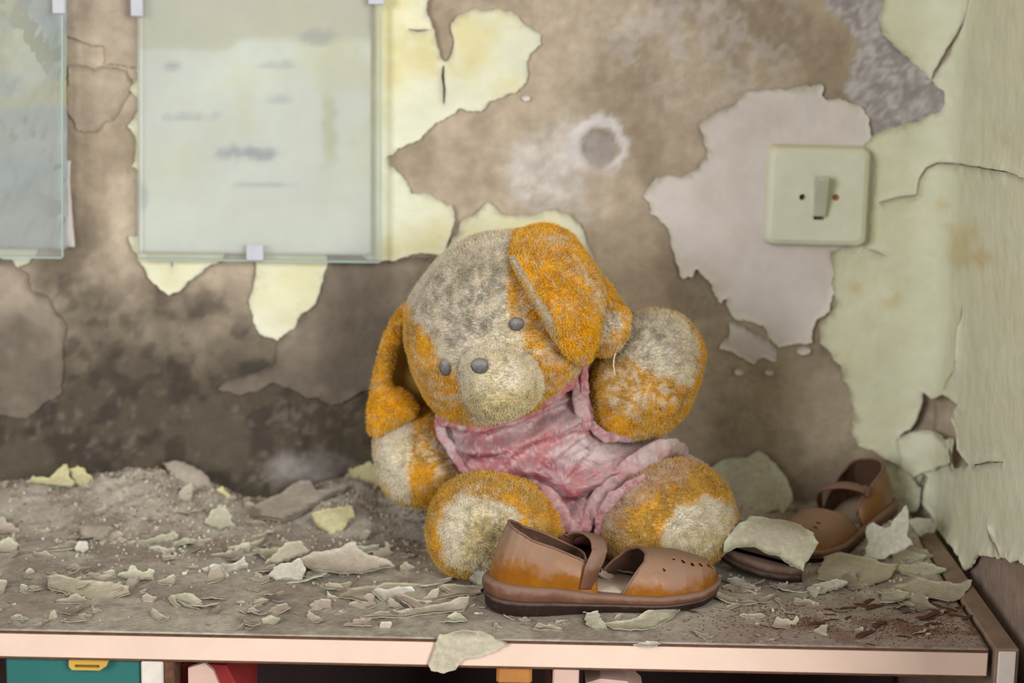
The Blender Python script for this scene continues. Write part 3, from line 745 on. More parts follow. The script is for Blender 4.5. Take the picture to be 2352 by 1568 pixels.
# loose grains in the heaps
gv, gf, gc = [], [], []
base8 = np.array([(1, 1, 1), (1, -1, -1), (-1, 1, -1), (-1, -1, 1)]) * 0.6
for k in range(5200):
    px = random.choice((random.gauss(250, 190), random.gauss(420, 150), random.gauss(860, 130), random.gauss(1720, 120), random.gauss(2060, 90), random.uniform(-100, 2250)))
    y = -abs(random.gauss(0.0, 0.10)) - 0.003
    x = (px - 1176) * (1.62 + y) / 4464
    if y < yF + 0.01 or x > x_in - 0.003 or x < xl + 0.02: continue
    s = random.choice((0.0006, 0.0008, 0.0010, 0.0014)) * (1.7 if random.random() < 0.04 else 1)
    R = np.array(Matrix.Rotation(random.uniform(0, 6.3), 3, Vector((random.random(), random.random(), random.random() + .1)).normalized()))
    gv.append((base8 * (1 + 0.5 * rng.random((4, 1)))) @ R.T * s + [x, y, ground(x, y) + s * 0.3])
    o = len(gf) // 4 * 4; n = len(gv) * 4 - 4
    gf += [(n, n + 1, n + 2), (n, n + 3, n + 1), (n, n + 2, n + 3), (n + 1, n + 3, n + 2)]
    c = random.choice(((190, 176, 158), (168, 150, 132), (204, 200, 182), (140, 122, 106))); gc += [lin(c)] * 4
setp(obj('plaster_crumbs', np.concatenate(gv), gf, M_DUST, None, np.array(gc), smooth=False), 'loose plaster crumbs scattered through the dust on the cabinet', 'crumbs', kind='stuff')

# ------------------------------------------------------------------ paint flakes
TOPC = {'green': (198, 202, 172), 'dusty': (190, 180, 160), 'pink': (196, 180, 164), 'yellow': (204, 198, 140), 'white': (208, 209, 192), 'grey': (138, 128, 116), 'tan': (188, 180, 152)}
def flake_cols(P, d, kind, seed):
    n = fbm(P * 90, 4, seed); n2 = fbm(P * 30, 3, seed + 3)
    base = lin(TOPC[kind]); dusty = lin((178, 167, 149))
    amt = {'green': 0.75, 'dusty': 0.95, 'pink': 0.7, 'yellow': 0.4, 'white': 0.5, 'grey': 0.5, 'tan': 0.75}[kind]
    t = np.clip(amt * sstep(0.3, 0.6, n * 0.6 + n2 * 0.4) * sstep(0.0, 0.006, d + 0.002), 0, 1)
    return mixc(np.repeat([base], len(P), 0), dusty, t) * (0.9 + 0.2 * n)[:, None]

def flake_mesh(poly2, basis, origin, curl, curldir, thick, seed, kind, spacing, amp, bulge=0.0):
    """poly2: outline in plane coords; basis (u, v, n)"""
    L = [jag(poly2, spacing * 0.4, amp, seed, 1.0 / (spacing * 2.0))]
    V2, F = triangulate(L, spacing)
    d = dist(V2, L)
    c0 = V2.mean(0); a = V2 - c0
    cd = np.array([math.cos(curldir), math.sin(curldir)]); w = a @ cd
    half = np.abs(w).max() + 1e-6
    h = curl * (w / half) ** 2 + bulge * (1 - (w / half) ** 2)
    h = h + half * 0.16 * (fbm(V2 / max(half, 1e-4) * 1.6, 3, seed + 9) - 0.5)
    u, v, n = basis
    P = origin + V2[:, :1] * u + V2[:, 1:] * v + h[:, None] * n
    B = P - thick * n
    cols = flake_cols(P, d, kind, seed)
    Vv, faces = sheet_solid(P, B, F)
    edge = np.concatenate([mixc(cols, lin(TOPC[kind]), 0.5 * np.exp(-d / 0.0012)), np.repeat([lin((150, 140, 116))], len(P), 0) * (0.7 + 0.3 * fbm(P * 60, 2, 3))[:, None]])
    return Vv, faces, edge

nfl = [0]
def traced_flake(pts, anchor, tilt, kind, label, curl=0.0, curldir=1.57, lift=0.0, amp=0.0026, yaw=0.0, bulge=0.0, group=None, name='paint_flake', thick=0.0007, settle=True, anchor_y=None):
    nfl[0] += 1
    A = at_z(anchor[0], anchor[1], ZS + 0.001) if anchor_y is None else at_y(anchor[0], anchor[1], anchor_y)
    if anchor_y is None:                                   # stand on the dust, found by a few steps along the ray
        for _ in range(6): A = at_z(anchor[0], anchor[1], ground(A[0], min(A[1], -0.001)) + lift)
    if A[1] > -0.004: A = at_y(anchor[0], anchor[1], -0.004)
    t = math.radians(tilt); yw = math.radians(yaw)
    u = np.array([math.cos(yw), math.sin(yw), 0]); h = np.array([-math.sin(yw), math.cos(yw), 0])
    v = h * math.cos(t) + np.array([0, 0, 1]) * math.sin(t)
    n = np.cross(u, v)
    out = []
    for p in pts:
        dr = ray(*p); k = ((A - CAM) @ n) / (dr @ n); Q = CAM + dr * k - A; out.append((Q @ u, Q @ v))
    poly = np.array(out)
    sp = max(0.0022, min(0.006, np.sqrt(np.ptp(poly[:, 0]) * np.ptp(poly[:, 1])) / 12))
    V, F, c = flake_mesh(poly, (u, v, n), A, curl, curldir, thick, 200 + nfl[0], kind, sp, amp, bulge)
    V[:, 1] = np.minimum(V[:, 1], -0.0025)
    o = setp(obj(name, V, F, M_FLAKE, None, c, smooth=False), label, 'paint flake', group)
    for pl in o.data.polygons: pl.use_smooth = len(pl.vertices) == 3
    return o

TF = traced_flake
# right of the dog
TF([(1658, 1286), (1672, 1262), (1695, 1238), (1722, 1215), (1790, 1203), (1838, 1206), (1850, 1240), (1874, 1282), (1860, 1306), (1842, 1331), (1815, 1318), (1780, 1300), (1730, 1287), (1690, 1283)],
   (1700, 1312), 24, 'green', 'large pale cracked flake draped over the dark shoe sole', bulge=0.016, curldir=1.2, lift=0.013, amp=0.0042)
TF([(1668, 1258), (1690, 1236), (1725, 1226), (1745, 1232), (1705, 1246), (1680, 1264)], (1690, 1262), 30, 'green', 'small lifted paint strip on top of the draped flake', lift=0.020, curl=0.003)
TF([(1990, 1290), (1992, 1212), (2010, 1199), (2022, 1209), (2040, 1206), (2060, 1178), (2084, 1156), (2090, 1192), (2083, 1232), (2098, 1252), (2060, 1268), (2030, 1284)],
   (2002, 1290), 62, 'white', 'jagged whitish flake standing on edge beside the strapped shoe heel', yaw=-25, curl=0.005, curldir=0.3)
TF([(2030, 1287), (2085, 1256), (2130, 1263), (2146, 1276), (2100, 1287), (2060, 1291)], (2060, 1289), 8, 'dusty', 'flat dusty flake at the foot of the standing whitish flake', curl=0.002)
TF([(1890, 1280), (1930, 1274), (2000, 1285), (2060, 1300), (2040, 1330), (2010, 1346), (1960, 1352), (1930, 1345), (1876, 1330)], (1960, 1350), 4, 'tan', 'broad dusty flake lying in front of the shoe with a strap', curl=0.002)
TF([(2060, 1300), (2130, 1293), (2172, 1315), (2120, 1326), (2070, 1321)], (2100, 1326), 8, 'green', 'pale green flake with raised rim near the side wall', curl=0.003, curldir=0.2)
TF([(2050, 1345), (2110, 1330), (2190, 1340), (2230, 1334), (2216, 1370), (2180, 1386), (2110, 1375)], (2150, 1384), 5, 'tan', 'wide tan flake by the cabinet end panel under reddish chips', curl=0.003)
TF([(2015, 1365), (2060, 1354), (2110, 1370), (2132, 1381), (2100, 1393), (2040, 1381)], (2090, 1392), 7, 'green', 'pale flake just in front of the wide tan flake', curl=0.003, curldir=0.5)
TF([(1850, 1357), (1870, 1341), (1920, 1334), (1947, 1346), (1900, 1360), (1870, 1373)], (1870, 1372), 10, 'white', 'white pointed flake lying before the broad dusty flake', curl=0.003, curldir=0.4)
TF([(1600, 1085), (1660, 1055), (1715, 1048), (1742, 1034), (1785, 1060), (1812, 1098), (1822, 1140), (1800, 1175), (1700, 1190), (1640, 1170)], (1720, 1188), 58, 'green', 'big green flake leaning on the wall beside the plush leg', curl=-0.008, curldir=0.3)
TF([(1640, 1090), (1690, 1078), (1740, 1085), (1770, 1120), (1790, 1170), (1740, 1195), (1660, 1180)], (1720, 1194), 38, 'dusty', 'dusty flake in front of the big green leaning flake', curl=0.004)
TF([(1905, 1112), (1941, 1072), (1992, 1057), (2038, 1061), (2081, 1084), (2112, 1118), (2105, 1170), (2050, 1170), (1950, 1168)], (2020, 1168), 82, 'green', 'pale green slab leaning in the corner behind the strapped shoe', bulge=0.004, thick=0.0016, anchor_y=-0.016)
TF([(2094, 1205), (2110, 1192), (2140, 1194), (2158, 1212), (2148, 1228), (2112, 1230)], (2125, 1230), 40, 'white', 'small rounded white flake at the foot of the side wall', bulge=0.004, yaw=-50)
TF([(1660, 1348), (1690, 1335), (1720, 1342), (1745, 1352), (1715, 1362), (1680, 1360)], (1700, 1361), 6, 'dusty', 'small dusty flake in front of the dark shoe sole', curl=0.002)
# left heap
TF([(60, 1107), (75, 1096), (112, 1096), (135, 1080), (150, 1070), (160, 1092), (170, 1108), (165, 1118), (130, 1114), (95, 1112)], (120, 1117), 42, 'yellow', 'yellow-green jagged flake on the heap, the wider of a cracked pair', curl=0.002)
TF([(158, 1078), (178, 1071), (200, 1084), (216, 1104), (198, 1112), (176, 1116), (168, 1096)], (185, 1117), 42, 'yellow', 'yellow-green rounded flake on the heap, the smaller of a cracked pair', curl=0.002)
TF([(575, 1167), (640, 1135), (690, 1104), (708, 1104), (728, 1128), (800, 1118), (792, 1130), (745, 1150), (690, 1180), (645, 1198), (600, 1200)], (620, 1200), 22, 'grey', 'big grey plate of plaster slanting below the damp wall', curl=0.005, curldir=0.9, thick=0.0014, lift=0.002)
TF([(715, 1187), (740, 1175), (805, 1162), (812, 1190), (790, 1220), (762, 1226), (735, 1215), (718, 1200)], (762, 1226), 28, 'yellow', 'rounded yellowish flake below the slanting grey plate', bulge=0.003)
TF([(108, 1327), (130, 1319), (200, 1332), (300, 1352), (298, 1366), (262, 1376), (232, 1386), (160, 1368), (112, 1356)], (200, 1378), 8, 'tan', 'triangular tan flake lying alone towards the front edge', curl=0.004, curldir=0.6)
TF([(268, 1322), (300, 1306), (330, 1312), (354, 1310), (356, 1330), (310, 1336)], (312, 1336), 22, 'green', 'pale green curled flake behind the triangular tan flake', curl=0.003)
TF([(464, 1312), (490, 1296), (545, 1290), (562, 1278), (568, 1300), (520, 1316), (480, 1317)], (510, 1316), 20, 'white', 'pale jagged flake with raised corner on the cabinet top', curl=0.003, curldir=0.5)
TF([(614, 1326), (640, 1296), (690, 1284), (702, 1308), (694, 1331), (640, 1331)], (650, 1331), 32, 'white', 'whitish broken flake tucked against the big curled flake', curl=0.003, curldir=0.3)
TF([(690, 1283), (705, 1312), (735, 1331), (800, 1327), (870, 1308), (907, 1300), (890, 1288), (850, 1280), (812, 1262), (770, 1268), (722, 1272)], (790, 1330), 14, 'dusty', 'big dusty flake with an upturned rim beside the plush foot', curl=0.008, curldir=1.4)
TF([(608, 1297), (655, 1262), (690, 1250), (715, 1272), (690, 1290), (650, 1302)], (650, 1302), 30, 'tan', 'tent-like tan flake behind the whitish broken flake', bulge=0.006, curldir=0.3)
TF([(375, 1063), (400, 1056), (424, 1058), (468, 1088), (502, 1128), (450, 1126), (405, 1110)], (430, 1128), 60, 'grey', 'dark grey plaster slab leaning on the wall at the heap', thick=0.002, bulge=0.004)
TF([(478, 1142), (510, 1121), (536, 1150), (524, 1162), (492, 1156)], (508, 1162), 45, 'yellow', 'small yellowish flake below the dark grey plaster slab', curl=0.002)
TF([(250, 1150), (290, 1142), (330, 1168), (376, 1186), (365, 1200), (310, 1196), (262, 1190)], (320, 1200), 20, 'tan', 'tan flake half sunk in the heap of dust', curl=0.004)
TF([(178, 1222), (190, 1204), (220, 1198), (250, 1208), (258, 1222), (240, 1238), (200, 1240)], (215, 1240), 22, 'grey', 'rounded grey plaster chunk on the heap', bulge=0.004, thick=0.002)
TF([(174, 1262), (182, 1247), (200, 1245), (206, 1262), (190, 1271)], (188, 1271), 55, 'white', 'tiny bright white chip below the rounded grey chunk', curl=0.001)
TF([(-30, 1205), (0, 1195), (30, 1204), (48, 1220), (15, 1228), (-30, 1224)], (10, 1228), 12, 'pink', 'pinkish flake at the left end of the heap of dust'.replace('left end', 'far end'), curl=0.003)
TF([(0, 1245), (25, 1236), (45, 1250), (30, 1270), (-10, 1268)], (15, 1270), 20, 'green', 'greenish flake below the pinkish flake on the heap', curl=0.003)
TF([(318, 1245), (345, 1236), (405, 1224), (408, 1236), (370, 1244), (330, 1252)], (350, 1250), 14, 'green', 'narrow bright green flake in front of the heap', curl=0.002)
TF([(480, 1180), (505, 1165), (530, 1182), (540, 1210), (500, 1220), (470, 1200)], (505, 1220), 30, 'green', 'upright greenish flake between the heap and the grey plate', curl=0.003)
TF([(480, 1275), (520, 1268), (552, 1262), (530, 1272), (500, 1280)], (510, 1280), 20, 'tan', 'thin tan strip of paint with one edge raised', curl=0.003)
TF([(775, 1372), (800, 1346), (900, 1335), (1000, 1341), (1110, 1350), (1106, 1364), (1000, 1379), (900, 1386), (830, 1386)], (900, 1386), 3, 'tan', 'long dusty flake lying behind the shoe heel', curl=0.002, curldir=0.2)
TF([(826, 1421), (870, 1405), (960, 1394), (1078, 1376), (1064, 1398), (950, 1416), (860, 1426)], (870, 1425), 4, 'dusty', 'long thin flake beside the shoe heel', curl=0.002)
TF([(1074, 1332), (1090, 1304), (1114, 1291), (1132, 1297), (1138, 1330), (1132, 1362), (1110, 1350)], (1120, 1362), 52, 'white', 'whitish flake standing against the back of the shoe heel', curl=0.003, curldir=0.3)
TF([(1340, 1402), (1372, 1408), (1392, 1440), (1372, 1446), (1346, 1440)], (1362, 1446), 10, 'green', 'small pale flake in front of the shoe arch', curl=0.003, curldir=0.6)
TF([(1386, 1436), (1440, 1420), (1500, 1400), (1540, 1388), (1566, 1394), (1552, 1412), (1500, 1440), (1450, 1456), (1410, 1452)], (1450, 1456), 4, 'green', 'pale flake stretched along the front of the shoe toe', curl=0.002, curldir=0.8)
TF([(1455, 1500 - 20), (1490, 1474), (1520, 1478), (1500, 1486)], (1490, 1486), 4, 'white', 'tiny flake close to the cream front edge', curl=0.001)
TF([(800, 1078), (850, 1062), (876, 1080), (872, 1120), (820, 1120)], (840, 1122), 55, 'yellow', 'yellowish flake behind the plush arm by the wall', curl=0.003)
TF([(2105, 1420), (2140, 1408), (2172, 1400), (2165, 1410), (2110, 1428)], (2125, 1426), 6, 'grey', 'flat grey sliver near the cabinet end', curl=0.001)

# flake hanging over the front edge: lies on the board, then bends down over it
pts = np.array([(984, 1528), (1000, 1475), (1006, 1462), (1060, 1450), (1110, 1452), (1168, 1478), (1140, 1494), (1100, 1508), (1060, 1516), (1048, 1536), (1020, 1546), (990, 1540)], float)
L = [jag(pts, 4, 3.5, 3, 0.08)]
V2, Ff = triangulate(L, 7.0)
dd = dist(V2, L) / 3400.0
Pf, Nf = [], []
for p in V2:
    a = at_z(p[0], p[1], ZS + 0.0022)
    if a[1] < yF - 0.0018: a = at_y(p[0], p[1], yF - 0.0022); Nf.append((0, -1, 0))
    else: Nf.append((0, 0, 1))
    Pf.append(a)
Pf = np.array(Pf); Nf = np.array(Nf, float)
v, f = sheet_solid(Pf + Nf * (0.0006 + 0.0006 * fbm(Pf * 90, 3, 4))[:, None], Pf - Nf * 0.0002, Ff)
cc = flake_cols(Pf, dd, 'tan', 5)
o = setp(obj('paint_flake', v, f, M_FLAKE, None, np.concatenate([cc, cc]), smooth=True), 'tan flake bent down over the cream front edge', 'paint flake')

# many small flakes lying about, made from a few outlines
protos = []
for k in range(10):
    a = np.sort(rng.random(9)) * 2 * math.pi; rr = 0.55 + 0.45 * rng.random(9)
    poly = np.stack([np.cos(a) * rr, np.sin(a) * rr * rng.uniform(0.45, 0.8)], 1) * 0.01
    kind = ['green', 'dusty', 'tan', 'pink', 'white', 'dusty', 'tan', 'dusty', 'dusty', 'grey'][k]
    V, F, c = flake_mesh(poly, (np.array([1., 0, 0]), np.array([0, 1., 0]), np.array([0, 0, 1.])), np.zeros(3), rng.uniform(0.0004, 0.0022), rng.uniform(0, 3), 0.0005, 400 + k, kind, 0.0022, 0.0017)
    V[:, 2] -= np.percentile(V[:, 2], 12)
    protos.append((V, F, c, kind))
small_first = {}
def small_flake(x, y, s, rz, tx, ty, k, label, group):
    V, F, c, kind = protos[k]
    if k not in small_first:
        o = obj('small_flake', V, F, M_FLAKE, None, c, local=True); small_first[k] = o
    else:
        o = small_first[k].copy(); COL.objects.link(o)
    o.location = (x, y, ground(x, y) + 0.0001); o.scale = (s, s, s); o.rotation_euler = (tx, ty, rz)
    return setp(o, label, 'paint flake', group)
def occupied(x, y):
    p = proj([x, y, ZS])[0]
    return (980 < p[0] < 1680 and 1090 < p[1] < 1300) or (1110 < p[0] < 1660 and 1300 < p[1] < 1420) or (1650 < p[0] < 1880 and 1200 < p[1] < 1340) or (1820 < p[0] < 2050 and 1180 < p[1] < 1290)
cnt = 0
while cnt < 285:
    px = random.uniform(-80, 2230); y = -random.betavariate(1.5, 1.2) * (SHELF_D - 0.015) - 0.008
    if px > 1300 and y < -0.26 and random.random() < 0.5: continue
    x = (px - 1176) * (1.62 + y) / 4464
    if x > x_in - 0.012 or occupied(x, y): continue
    s = random.choice((0.45, 0.6, 0.75, 1.0, 1.2, 1.5, 1.8, 2.2))
    if y < -0.28: s *= 0.7
    k = random.randrange(10)
    region = 'heap' if (px < 980 and y > -0.13) else ('front' if px < 1100 else 'end')
    hue = {'green': 'greenish', 'dusty': 'dust-brown', 'tan': 'tan', 'pink': 'pinkish', 'white': 'whitish', 'grey': 'grey'}[protos[k][3]]
    size = 'tiny' if s < 0.7 else ('small' if s < 1.4 else 'broad')
    place, grp = {'heap': ('half buried in the dust heap by the damp wall', 'small flakes in the dust heap'),
                  'front': ('lying on the open cabinet top below the posters', 'small flakes on the open cabinet top'),
                  'end': ('lying around the shoes towards the side wall', 'small flakes around the shoes')}[region]
    lab = (f'{size} {hue} paint flake {place}', grp)
    small_flake(x, y, s, random.uniform(0, 6.3), random.gauss(0, 0.16), random.gauss(0, 0.16), k, *lab)
    cnt += 1

# rust-coloured chips towards the cabinet end
RC1, RC2 = lin((112, 68, 50)), lin((80, 52, 42))
cprot = []
for k in range(5):
    n = 7; xs = np.linspace(-1, 1, n); V, F = [], []
    for i, x in enumerate(xs):
        w = (0.28 + 0.2 * rng.random()) * (1 - abs(x) ** 3 * 0.8); zc = 0.1 * rng.random()
        for a in range(5):
            an = a / 5 * 2 * math.pi
            V.append((x, w * math.cos(an) * (0.8 + 0.4 * rng.random()) + 0.15 * math.sin(x * 3 + k), 0.18 + zc + w * 0.45 * math.sin(an)))
    F = [(i * 5 + a, i * 5 + (a + 1) % 5, (i + 1) * 5 + (a + 1) % 5, (i + 1) * 5 + a) for i in range(n - 1) for a in range(5)] + [tuple(range(5))[::-1], tuple(range((n - 1) * 5, n * 5))]
    V = np.array(V); c = mixc(RC1, RC2, fbm(V * 3, 2, k)); cprot.append((V, F, c))
cfirst = {}
def chip(px, py, length, ang, k, label, group=None, name='rust_chip'):
    p = at_z(px, py, ZS + 0.0008)
    if k not in cfirst: o = obj(name, *cprot[k][:2], M_RUST, None, cprot[k][2], smooth=False, local=True); cfirst[k] = o
    else: o = cfirst[k].copy(); COL.objects.link(o); o.name = name
    o.location = (p[0], p[1], ground(p[0], p[1]) - 0.0002); s = length / 2 / 3350.0
    o.scale = (s, s * 0.8, s * 0.5); o.rotation_euler = (0, 0, ang)
    return setp(o, label, 'rust chip', group)
chip(2136, 1414, 88, 0.62, 0, 'long reddish splinter in front of the wide tan flake')
chip(1985, 1455, 70, 0.75, 1, 'crumbly reddish splinter close to the cream front edge')
chip(2020, 1432, 60, 0.95, 2, 'reddish splinter lying end to end with the crumbly splinter')
chip(1586, 1402, 40, -0.4, 3, 'dark brown chip at the toe of the buckled shoe'.replace('buckled ', ''))
chip(1988, 1390, 60, -0.2, 4, 'thin reddish splinter between the pale flakes')
chip(2140, 1378, 34, 0.3, 1, 'dark reddish lump on the wide tan flake')
for k in range(80):
    px, py = random.gauss(1990, 190), random.gauss(1415, 32)
    if not (1640 < px < 2235 and 1362 < py < 1476): continue
    ln = random.choice((9, 13, 18, 26, 36, 48))
    chip(px, py, ln, random.uniform(-1, 1), random.randrange(5), ('tiny rust-red crumb' if ln < 16 else ('short rust-red chip' if ln < 30 else 'long rust-red splinter')) + ' scattered on the board before the side wall', 'small rust-red chips')
for (px, py) in ((1345, 1290), (530, 1345), (610, 1382), (430, 1253), (660, 1340), (820, 1330), (1200, 1430)):
    chip(px, py if px != 1345 else 1432, 12, random.uniform(-1, 1), random.randrange(5), 'lone tiny rust-red chip on the dusty cabinet top', 'lone rust-red chips')
gv, gf, gc = [], [], []
for k in range(3200):
    cx, cy, sx, sy = random.choice(((1850, 1432, 45, 10), (2130, 1445, 45, 14), (2010, 1440, 30, 16), (1740, 1400, 60, 12), (2000, 1400, 170, 30), (2180, 1410, 30, 40), (2250, 1420, 20, 30), (1720, 1440, 120, 25)))
    p = at_z(random.gauss(cx, sx), random.gauss(cy, sy), ZS + 0.0008)
    if p[0] > x_in - 0.002 or p[1] < yF + 0.004 or p[1] > -0.05: continue
    s = random.choice((0.0003, 0.0004, 0.0005, 0.0007))
    R = np.array(Matrix.Rotation(random.uniform(0, 6.3), 3, Vector((random.random(), random.random(), random.random() + .1)).normalized()))
    n = len(gv) * 4
    gv.append(base8 @ R.T * s + [p[0], p[1], ground(p[0], p[1]) + s * 0.3])
    gf += [(n, n + 1, n + 2), (n, n + 3, n + 1), (n, n + 2, n + 3), (n + 1, n + 3, n + 2)]
    gc += [lin(random.choice(((104, 66, 48), (82, 52, 40), (122, 82, 60))))] * 4
setp(obj('rust_crumbs', np.concatenate(gv), gf, M_RUST, None, np.array(gc), smooth=False), 'rust-red crumbs sprinkled over the cabinet top near the side wall', 'crumbs', kind='stuff')

# ------------------------------------------------------------------ plush dog
def to_plane(pts, y):
    return np.array([at_y(px, py, y)[[0, 2]] for px, py in pts])

def polar(poly, c, n):
    th = np.linspace(0, 2 * math.pi, n, endpoint=False); R = np.zeros(n)
    A = poly - c; B = np.roll(A, -1, 0)
    for i, t in enumerate(th):
        d = np.array([math.cos(t), math.sin(t)]); best = 0
        for a, b in zip(A, B):
            e = b - a; den = d[0] * e[1] - d[1] * e[0]
            if abs(den) < 1e-12: continue
            r = (a[0] * e[1] - a[1] * e[0]) / den; s = (a[0] * d[1] - a[1] * d[0]) / den
            if r > 0 and -1e-9 <= s <= 1 + 1e-9: best = max(best, r)
        R[i] = best
    k = np.exp(-0.5 * (np.arange(-4, 5) / 1.6) ** 2); k /= k.sum()
    return th, np.convolve(np.concatenate([R[-4:], R, R[:4]]), k, 'valid')

def blob(center, outline, yc, depth, nth=112, nph=44, power=0.85, noise=0.0012, seed=0, yfn=None, back=None):
    """stuffed shape: front silhouette from the outline, rounded front and back"""
    c = at_y(center[0], center[1], yc)[[0, 2]]
    th, R = polar(to_plane(outline, yc), c, nth)
    ph = np.linspace(-math.pi / 2, math.pi / 2, nph + 2)[1:-1]
    V = []
    for p in ph:
        cs = math.cos(p) ** power; sn = math.sin(p)
        dp = depth if sn > 0 else (back or depth)
        x = c[0] + R * cs * np.cos(th); z = c[1] + R * cs * np.sin(th); y = np.full(nth, yc - dp * sn)
        V.append(np.stack([x, y, z], 1))
    V = np.concatenate(V)
    V = np.concatenate([V, [[c[0], yc + (back or depth), c[1]], [c[0], yc - depth, c[1]]]])
    if yfn is not None: V[:, 1] += yfn(V[:, 0], V[:, 2])
    if noise:
        d = V - np.array([c[0], yc, c[1]]); d /= np.linalg.norm(d, axis=1)[:, None] + 1e-9
        V = V + d * ((fbm(V * 45, 3, seed) - 0.5) * 2 * noise)[:, None]
    F = []
    for k in range(nph - 1):
        for i in range(nth):
            j = (i + 1) % nth; F.append((k * nth + i, k * nth + j, (k + 1) * nth + j, (k + 1) * nth + i))
    n = nph * nth
    F += [(n, (i + 1) % nth, i) for i in range(nth)]
    o = (nph - 1) * nth
    F += [(o + i, o + (i + 1) % nth, n + 1) for i in range(nth)]
    return V, F

ORANGE, ORANGE2 = lin((224, 168, 30)), lin((192, 152, 70))
CREAMF, CREAMG = lin((216, 207, 184)), lin((204, 188, 138))
DUSTF = lin((208, 192, 164)); GREYF = lin((150, 142, 126)); OLIVE = lin((158, 126, 56))

def fur_cols(P, creams=(), dust=(), grey=(), pink=(), yellowish=(), sat=0.38):
    """orange plush with cream patches, both under a film of pale dust"""
    q = proj(P); n = fbm(P * 60, 4, 121); n2 = fbm(P * 200, 3, 127); n4 = fbm(P * 420, 2, 131)
    c = mixc(ORANGE, ORANGE2, np.clip(sstep(0.3, 0.7, n) * 0.8 + (0.5 - sat), 0, 1))
    t = np.zeros(len(P))
    for poly in creams:
        t = np.maximum(t, sstep(-7, 7, sdf(q, poly) + (n2 - 0.5) * 26))
    cr = mixc(CREAMF, CREAMG, 0.5 * sstep(0.4, 0.65, n))
    for poly in yellowish:
        cr = mixc(cr, CREAMG, 0.9 * sstep(-25, 25, sdf(q, poly) + (n - 0.5) * 50))
    c = mixc(c, cr, t)
    c = mixc(c, lin((112, 104, 80)), 0.55 * t * sstep(0.58, 0.68, n4))
    for poly in pink:
        c = mixc(c, lin((186, 160, 142)), 0.75 * sstep(-20, 22, sdf(q, poly) + (n2 - 0.5) * 60))
    for poly in grey:
        g = sstep(-25, 35, sdf(q, poly) + (n - 0.5) * 60)
        c = mixc(c, mixc(GREYF, lin((190, 180, 166)), sstep(0.4, 0.62, n4)), 0.8 * g)
    for (poly, k) in dust:
        c = mixc(c, lin((226, 216, 196)), k * sstep(-15, 20, sdf(q, poly) + (n - 0.5) * 40) * sstep(0.44, 0.6, n2 * 0.55 + n4 * 0.45))
    c = mixc(c, DUSTF, 0.6 * sstep(0.56, 0.68, n2 * 0.6 + n4 * 0.4))
    return c

fur_total = [0]
def add_fur(o, V, F, cols, density, length, seed, lift=0.75, gravity=0.5, part=None):
    """short plush pile as hair strands rooted on the part"""
    r = np.random.default_rng(seed)
    T = []
    for f in F:
        T.append(f[:3])
        if len(f) == 4: T.append((f[0], f[2], f[3]))
    T = np.array(T); V = np.asarray(V)
    a, b, c = V[T[:, 0]], V[T[:, 1]], V[T[:, 2]]
    nr = np.cross(b - a, c - a); ar = np.linalg.norm(nr, axis=1) / 2
    nn = nr / (2 * ar[:, None] + 1e-15)
    ctr = V.mean(0); fl = ((a + b + c) / 3 - ctr) * nn
    nn = np.where((fl.sum(1) < 0)[:, None], -nn, nn)
    # the side turned to the wall gets only a thin pile
    w = ar * np.where(nn[:, 1] > 0.45, 0.15, 1.0)
    N = int(w.sum() * density * 1e4)
    fur_total[0] += N
    i = r.choice(len(T), N, p=w / w.sum())
    u, v = r.random(N), r.random(N); k = u + v > 1; u[k], v[k] = 1 - u[k], 1 - v[k]
    P = a[i] + (b[i] - a[i]) * u[:, None] + (c[i] - a[i]) * v[:, None]
    n = nn[i]
    cl = fbm(P * 130, 2, seed + 1); cl2 = fbm(P * 130 + 31, 2, seed + 2); cl3 = fbm(P * 130 + 57, 2, seed + 3)
    d = n * lift + np.stack([cl - .5, cl2 - .5, cl3 - .5], 1) * 2.4 + (r.random((N, 3)) - .5) * 1.1 + np.array([0, 0, -0.35 * gravity])
    d /= np.linalg.norm(d, axis=1)[:, None]
    s = (d * n).sum(1); d = np.where((s < 0.15)[:, None], d + n * (0.3 - s)[:, None], d)
    ln = length * (0.55 + 0.75 * r.random(N)) * (0.75 + 0.5 * cl)
    curl = (r.random((N, 3)) - .5) * 0.7
    pts = np.stack([P - n * 0.0003, P + d * (ln * .5)[:, None], P + (d + curl * 0.6) * ln[:, None]], 1)
    base = np.asarray(cols)
    cc = (base[T[i, 0]] * (1 - u - v)[:, None] + base[T[i, 1]] * u[:, None] + base[T[i, 2]] * v[:, None])
    cc = cc * (0.85 + 0.5 * r.random(N))[:, None]
    pale = r.random(N) < 0.05 + 0.07 * np.clip(n[:, 2], 0, 1)
    cc = np.where(pale[:, None], cc * 0.4 + DUSTF * 0.75, cc)
    hc = bpy.data.hair_curves.new('fur')
    hc.add_curves([3] * N)
    base_o = _wl[o.name]
    hc.attributes['position'].data.foreach_set('vector', (pts - base_o).astype(np.float32).ravel())
    ra = hc.attributes.get('radius') or hc.attributes.new('radius', 'FLOAT', 'POINT')
    ra.data.foreach_set('value', np.tile(np.array([0.00016, 0.00014, 0.00006], np.float32), N))
    ca = hc.attributes.new('Col', 'FLOAT_COLOR', 'CURVE')
    ca.data.foreach_set('color', np.c_[np.clip(cc, 0, 1), np.ones(N)].astype(np.float32).ravel())
    hc.materials.append(M_FUR)
    h = bpy.data.objects.new('fur', hc); COL.objects.link(h); h.parent = o; h['kind'] = 'stuff'
    _wl[h.name] = base_o.copy()
    return h

dog_base = at_z(1320, 1255, ZS)
dog = empty('plush_dog', (dog_base[0], -0.11, ZS), 'dusty orange plush dog in faded pink overalls slumped against the wall', 'plush toy')
DENS = 230

